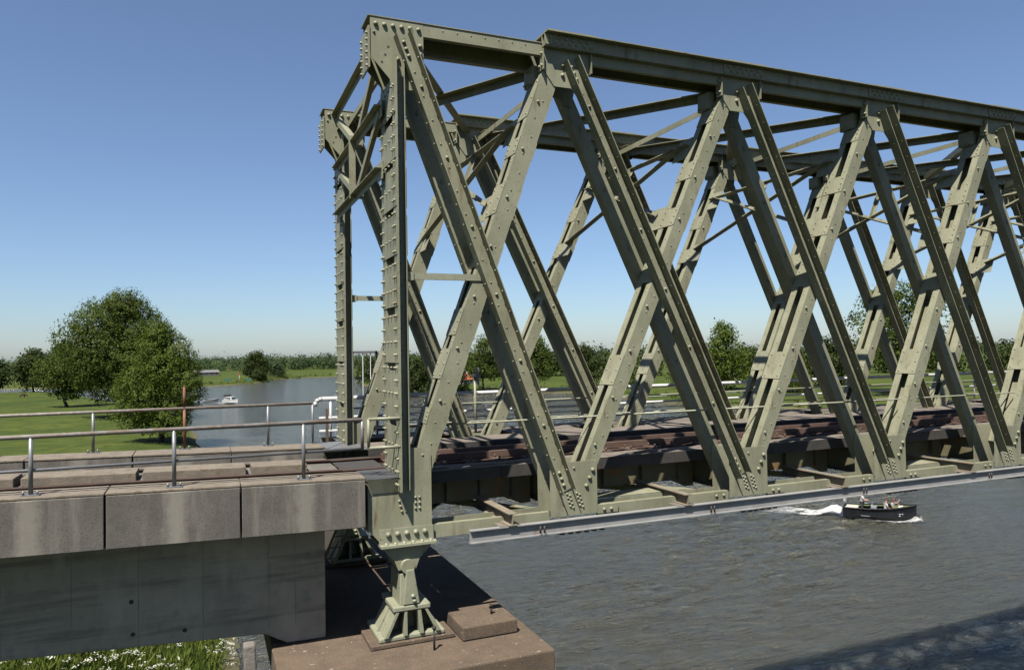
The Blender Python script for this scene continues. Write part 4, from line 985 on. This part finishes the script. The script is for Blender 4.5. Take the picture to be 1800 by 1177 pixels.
for q in range(7):
    bp(MB().box(-1.35 + q * .11, -1.28 + q * .11, -1.075 - .002 * q, -1.055, .34, .42), 'hull_letter', 'greyplastic')
def aboard(dx, dy, dz=0):
    c, s_ = math.cos(HD), math.sin(HD); return (BX + c * dx - s_ * dy, BY + s_ * dx + c * dy, WATER_Z + dz)
person('person in a white shirt standing at the helm of the black sloop', aboard(-1.20, 0, .33), HD, STAND, 'shirtwhite', 'hair')
S2 = dict(SIT); person('person in a white top sitting just ahead of the sloop console', aboard(.55, -.05, .33), HD + .5, S2, 'shirtwhite', 'hair')
S3 = dict(SIT); S3.update(elL=(.20, .34, .98), haL=(.32, .42, 1.20), fiL=(.36, .44, 1.29))
person('red haired person in the sloop bow with one arm raised', aboard(1.05, .30, .33), HD - .3, S3, 'greyplastic', 'redhair', True)
S4 = dict(SIT); S4.update(chest=(.10, 0, .84), neck=(.16, 0, .97), head=(.2, 0, 1.05), crown=(.22, 0, 1.14))
person('person leaning low at the very front of the black sloop', aboard(1.62, .12, .18), HD + 2.6, S4, 'shirtwhite', 'hair')

def foam(name, label, fn, nu, nv, loc, rz, seed):
    """fn(u,v)->(x,y,z,strength) patch; strength in the vertex attribute drives coverage"""
    V = []; A = []
    for i in range(nu):
        for j in range(nv):
            x, y, z, a = fn(i / (nu - 1), j / (nv - 1)); V.append((x, y, z)); A.append(a)
    F = [(i * nv + j, (i + 1) * nv + j, (i + 1) * nv + j + 1, i * nv + j + 1) for i in range(nu - 1) for j in range(nv - 1)]
    me = bpy.data.meshes.new(name); me.from_pydata(V, [], F); at = me.attributes.new('foam', 'FLOAT', 'POINT'); at.data.foreach_set('value', A)
    me.polygons.foreach_set('use_smooth', [True] * len(F)); me.materials.append(M['foam'])
    o = bpy.data.objects.new(name, me); COL.objects.link(o); place(o, loc, rz); o['kind'] = 'stuff'; o['label'] = label; o['category'] = 'foam'; return o
rf = random.Random(77)
def wash(u, v):
    x = -2.6 - 9.5 * u; w_ = 1.2 + 1.9 * u; y = (v - .5) * 2 * w_ + .12 * math.sin(u * 19)
    e = 1 - abs(v - .5) * 2; hump = .75 * math.exp(-((u - .07) / .10) ** 2) * max(0, e) ** .6
    return (x, y, .02 + hump + (rf.uniform(0, .16) + .1 * math.sin(u * 31 + v * 9) * math.sin(v * 17 + u * 11)) * (1 - u) * e, (.70 * (1 - u) ** .6 + .08) * min(1, e * 2.2) if u > .001 and 0 < e else -.5)
foam('stern_wash', 'churned white wake foaming behind the black sloop', wash, 60, 28, (BX, BY, WATER_Z), HD, 1)
def bow(sgn):
    def fn(u, v):
        x = 3.15 - 6.1 * u; t = max(0, min(1, (x + 2.95) / 5.9)); b = 2.25 / 2 * (1 - max(0, (t - .55) / .45) ** 2.4) * (.72 - .1 * t)
        o_ = b + .02 + v * (.28 + .75 * u); e = 1 - v
        hump = (.34 * math.exp(-((u - .06) / .10) ** 2) + .14 * (1 - u)) * e * (.7 + .5 * rf.random())
        return (x + .25 * v, sgn * o_, .02 + hump, (.66 - .3 * u) * min(1, e * 1.9) if 0 < u < 1 else -.3)
    return fn
foam('bow_wave', 'white bow wave along the near side of the sloop', bow(-1), 50, 10, (BX, BY, WATER_Z), HD, 2)
foam('bow_wave', 'white bow wave along the far side of the sloop', bow(1), 50, 10, (BX, BY, WATER_Z), HD, 3)

# cabin cruiser and smaller boats up river
def cruiser(label, x, y, rz, L=6.6, sc=1.0):
    c = tag(bpy.data.objects.new('cabin_cruiser', None), label, 'boat'); COL.objects.link(c); place(c, (x, y, WATER_Z), rz); c.scale = (sc,) * 3
    m, rg = hull_mesh(L, 2.5, 1.15, .3, .85); bp(m, 'hull', 'boatwhite', c)
    V = []
    for r in rg: V += [(r[4][0], r[4][1], r[4][2] - .03), (r[4][0], -r[4][1], r[4][2] - .03)]
    bp(MB().poly(V, [(2*i+1, 2*i+3, 2*i+2, 2*i) for i in range(len(rg) - 1)]), 'deck', 'boatwhite', c)
    cab = MB(); p = [(-2.2, -1.0, 1.1), (1.7, -.85, 1.2), (1.7, .85, 1.2), (-2.2, 1.0, 1.1), (-1.9, -.85, 2.15), (.7, -.72, 2.15), (.7, .72, 2.15), (-1.9, .85, 2.15)]
    cab.poly(p, [(0, 3, 2, 1), (4, 5, 6, 7), (0, 1, 5, 4), (1, 2, 6, 5), (2, 3, 7, 6), (3, 0, 4, 7)]); cb = bp(cab, 'cabin', 'boatwhite', c, .06)
    for xa in (-1.7, -.75, .2):
        for sg in (1, -1):
            w_ = MB(); w_.poly([(xa, sg * 1.0, 1.5), (xa + .7, sg * .97, 1.5), (xa + .7, sg * .84, 2.0), (xa, sg * .87, 2.0)], [(0, 1, 2, 3) if sg < 0 else (3, 2, 1, 0)]); o = w_.build('window', 'glass'); o.parent = c
    o = MB().poly([(1.72, -.7, 1.3), (1.72, .7, 1.3), (.80, .62, 2.05), (.80, -.62, 2.05)], [(0, 1, 2, 3)]).build('windscreen', 'glass'); o.parent = c; o.location.x = .05
    bp(MB().box(-2.6, -1.1, -.95, .95, 2.2, 2.75), 'canopy', 'dark', c, .12)
    bp(MB().cyl((2.9, 0, 1.5), (2.9, 0, 2.1), .03, 6).cyl((2.9, 0, 2.1), (1.8, .8, 2.0), .03, 6), 'pulpit_rail', 'galv', c)
    return c
cruiser('white cabin cruiser coming down the river toward the bridge', 5.2, 228, -1.0, 6.6, .95)
def speedboat(label, x, y, rz, sc=1.0, crew='dark'):
    c = tag(bpy.data.objects.new('speedboat', None), label, 'boat', 'small white motorboats'); COL.objects.link(c); place(c, (x, y, WATER_Z), rz); c.scale = (sc,) * 3
    m, rg = hull_mesh(4.6, 1.8, .6, .2, .85); bp(m, 'hull', 'boatwhite', c)
    bp(MB().poly([(.2, -.6, .62), (.2, .6, .62), (-.15, .5, 1.1), (-.15, -.5, 1.1)], [(0, 1, 2, 3)]), 'windscreen', 'glass', c)
    bp(MB().box(-1.2, -.7, -.5, .5, .3, .95), 'seat', crew, c, .1); bp(MB().box(-2.55, -2.25, -.2, .2, .1, 1.0), 'outboard_motor', 'dark', c, .06)
    return c
speedboat('small white speedboat left of the cabin cruiser', -.5, 244, .1)
speedboat('small white motorboat seen just right of the near end post', 55.4, 185, .3, .75)
speedboat('small white motorboat half hidden behind the white railing', 99, 101.5, 2.9, .9)
def trail(L, W0, W1, s0):
    def fn(u, v):
        e = 1 - abs(v - .5) * 2
        return (-1.5 - L * u, (v - .5) * 2 * (W0 + (W1 - W0) * u), .03 + .12 * (1 - u) * e * rf.random(), s0 * (1 - u) ** .7 * min(1, e * 2) if 0 < u < 1 and e > 0 else -.5)
    return fn
foam('boat_wake', 'foam trail behind the cabin cruiser', trail(16, 1.6, 3.2, .7), 30, 10, (5.2, 228, WATER_Z), -1.0, 4)
foam('boat_wake', 'foam trail behind the small white speedboat', trail(12, 1.3, 2.6, .85), 30, 10, (-.5, 244, WATER_Z), .1, 5)
foam('boat_wake', 'foam trail behind the motorboat near the railing', trail(9, 1.0, 2.2, .8), 30, 10, (99, 101.5, WATER_Z), 2.9, 6)
foam('boat_wake', 'foam trail behind the motorboat right of the near end post', trail(8, .8, 1.8, .8), 30, 10, (55.4, 185, WATER_Z), .3, 7)

# ------------------------------------------------------------------ far bank: house, barn, signs, cows
def house(name, label, x, y, rz, L, Wd, hw, hr, wall, roof, cat='house', win=3):
    z = gz(x, y); t = tag(bpy.data.objects.new(name, None), label, cat); COL.objects.link(t); place(t, (x, y, z), rz)
    bp(MB().box(-L/2, L/2, -Wd/2, Wd/2, -.4, hw), 'wall', wall, t)
    r = MB(); o = .35
    r.poly([(-L/2 - o, -Wd/2 - o, hw - .1), (L/2 + o, -Wd/2 - o, hw - .1), (L/2 + o, Wd/2 + o, hw - .1), (-L/2 - o, Wd/2 + o, hw - .1), (-L/2 - o, 0, hw + hr), (L/2 + o, 0, hw + hr)], [(0, 1, 5, 4), (2, 3, 4, 5), (1, 2, 5), (3, 0, 4), (3, 2, 1, 0)]); rf_ = bp(r, 'roof', roof, t)
    for k in range(win):
        xx = -L/2 + L * (k + .5) / win; w_ = MB().box(xx - .45, xx + .45, -Wd/2 - .03, -Wd/2 + .01, .9, 2.0).build('window', 'glass'); w_.parent = t
    if cat == 'house':
        ch = MB().box(L * .25, L * .25 + .6, -.3, .3, hw + hr - .6, hw + hr + .7).build('chimney', wall); ch.parent = rf_
    return t
house('farm_house', 'small house with an orange tiled roof behind the bank trees', 99, 282, .5, 5.5, 4.5, 2.0, 2.6, 'boatwhite', 'roof')
house('barn', 'long low grey barn far away left of the lone tree', -1, 520, .1, 15, 8, 2.2, 1.6, 'darkwall', 'greyroof', 'barn', 5)
def sign(name, label, x, y, h, w_, hh, m):
    z = gz(x, y); t = tag(bpy.data.objects.new(name, None), label, 'sign'); COL.objects.link(t); place(t, (x, y, z), -.1)
    bp(MB().cyl((0, 0, -.3), (0, 0, h), .1, 8), 'pole', 'boatwhite', t); bp(MB().box(-w_/2, w_/2, -.12, -.02, h - hh, h), 'board', m, t, .03); return t
sign('channel_sign', 'white pole with a red top mark on the far bank tip', 14.5, 393, 5.2, .9, 1.1, 'signred')
sign('channel_sign', 'green board on a pole left of the red topped mark', 9, 389, 2.2, 3.2, 1.4, 'signgreen')
sign('channel_sign', 'dark green board standing beside the lone far bank tree', 19.5, 400, 2.4, 2.8, 1.5, 'signgreen')
def cow(label, x, y, rz):
    z = gz(x, y); t = tag(bpy.data.objects.new('cow', None), label, 'cow', 'cows grazing on the meadow'); COL.objects.link(t); place(t, (x, y, z), rz)
    P_ = [(0, 0, 1.0), (.6, 0, 1.05), (-.65, 0, 1.08), (.95, 0, 1.1), (1.35, 0, .75), (1.6, 0, .45), (.55, .2, .55), (.55, .2, .05), (.55, -.2, .55), (.58, -.2, .05), (-.6, .2, .6), (-.72, .2, .32), (-.65, .2, .05), (-.6, -.2, .6), (-.72, -.2, .32), (-.65, -.2, .05), (-.95, 0, .9), (-.98, 0, .4)]
    E_ = [(0, 1), (0, 2), (1, 3), (3, 4), (4, 5), (1, 6), (6, 7), (1, 8), (8, 9), (2, 10), (10, 11), (11, 12), (2, 13), (13, 14), (14, 15), (2, 16), (16, 17)]
    R_ = [.40, .36, .36, .22, .17, .11, .12, .07, .12, .07, .15, .08, .07, .15, .08, .07, .05, .03]
    skinned('body', P_, E_, R_, 'cow', t, 1); return t
cow('leftmost dark cow grazing on the meadow', -61, 292, .4); cow('dark brown cow in the middle of the meadow group', -47, 290, 2.8); cow('dark cow nearest to the tall broad tree', -39, 283, .1)
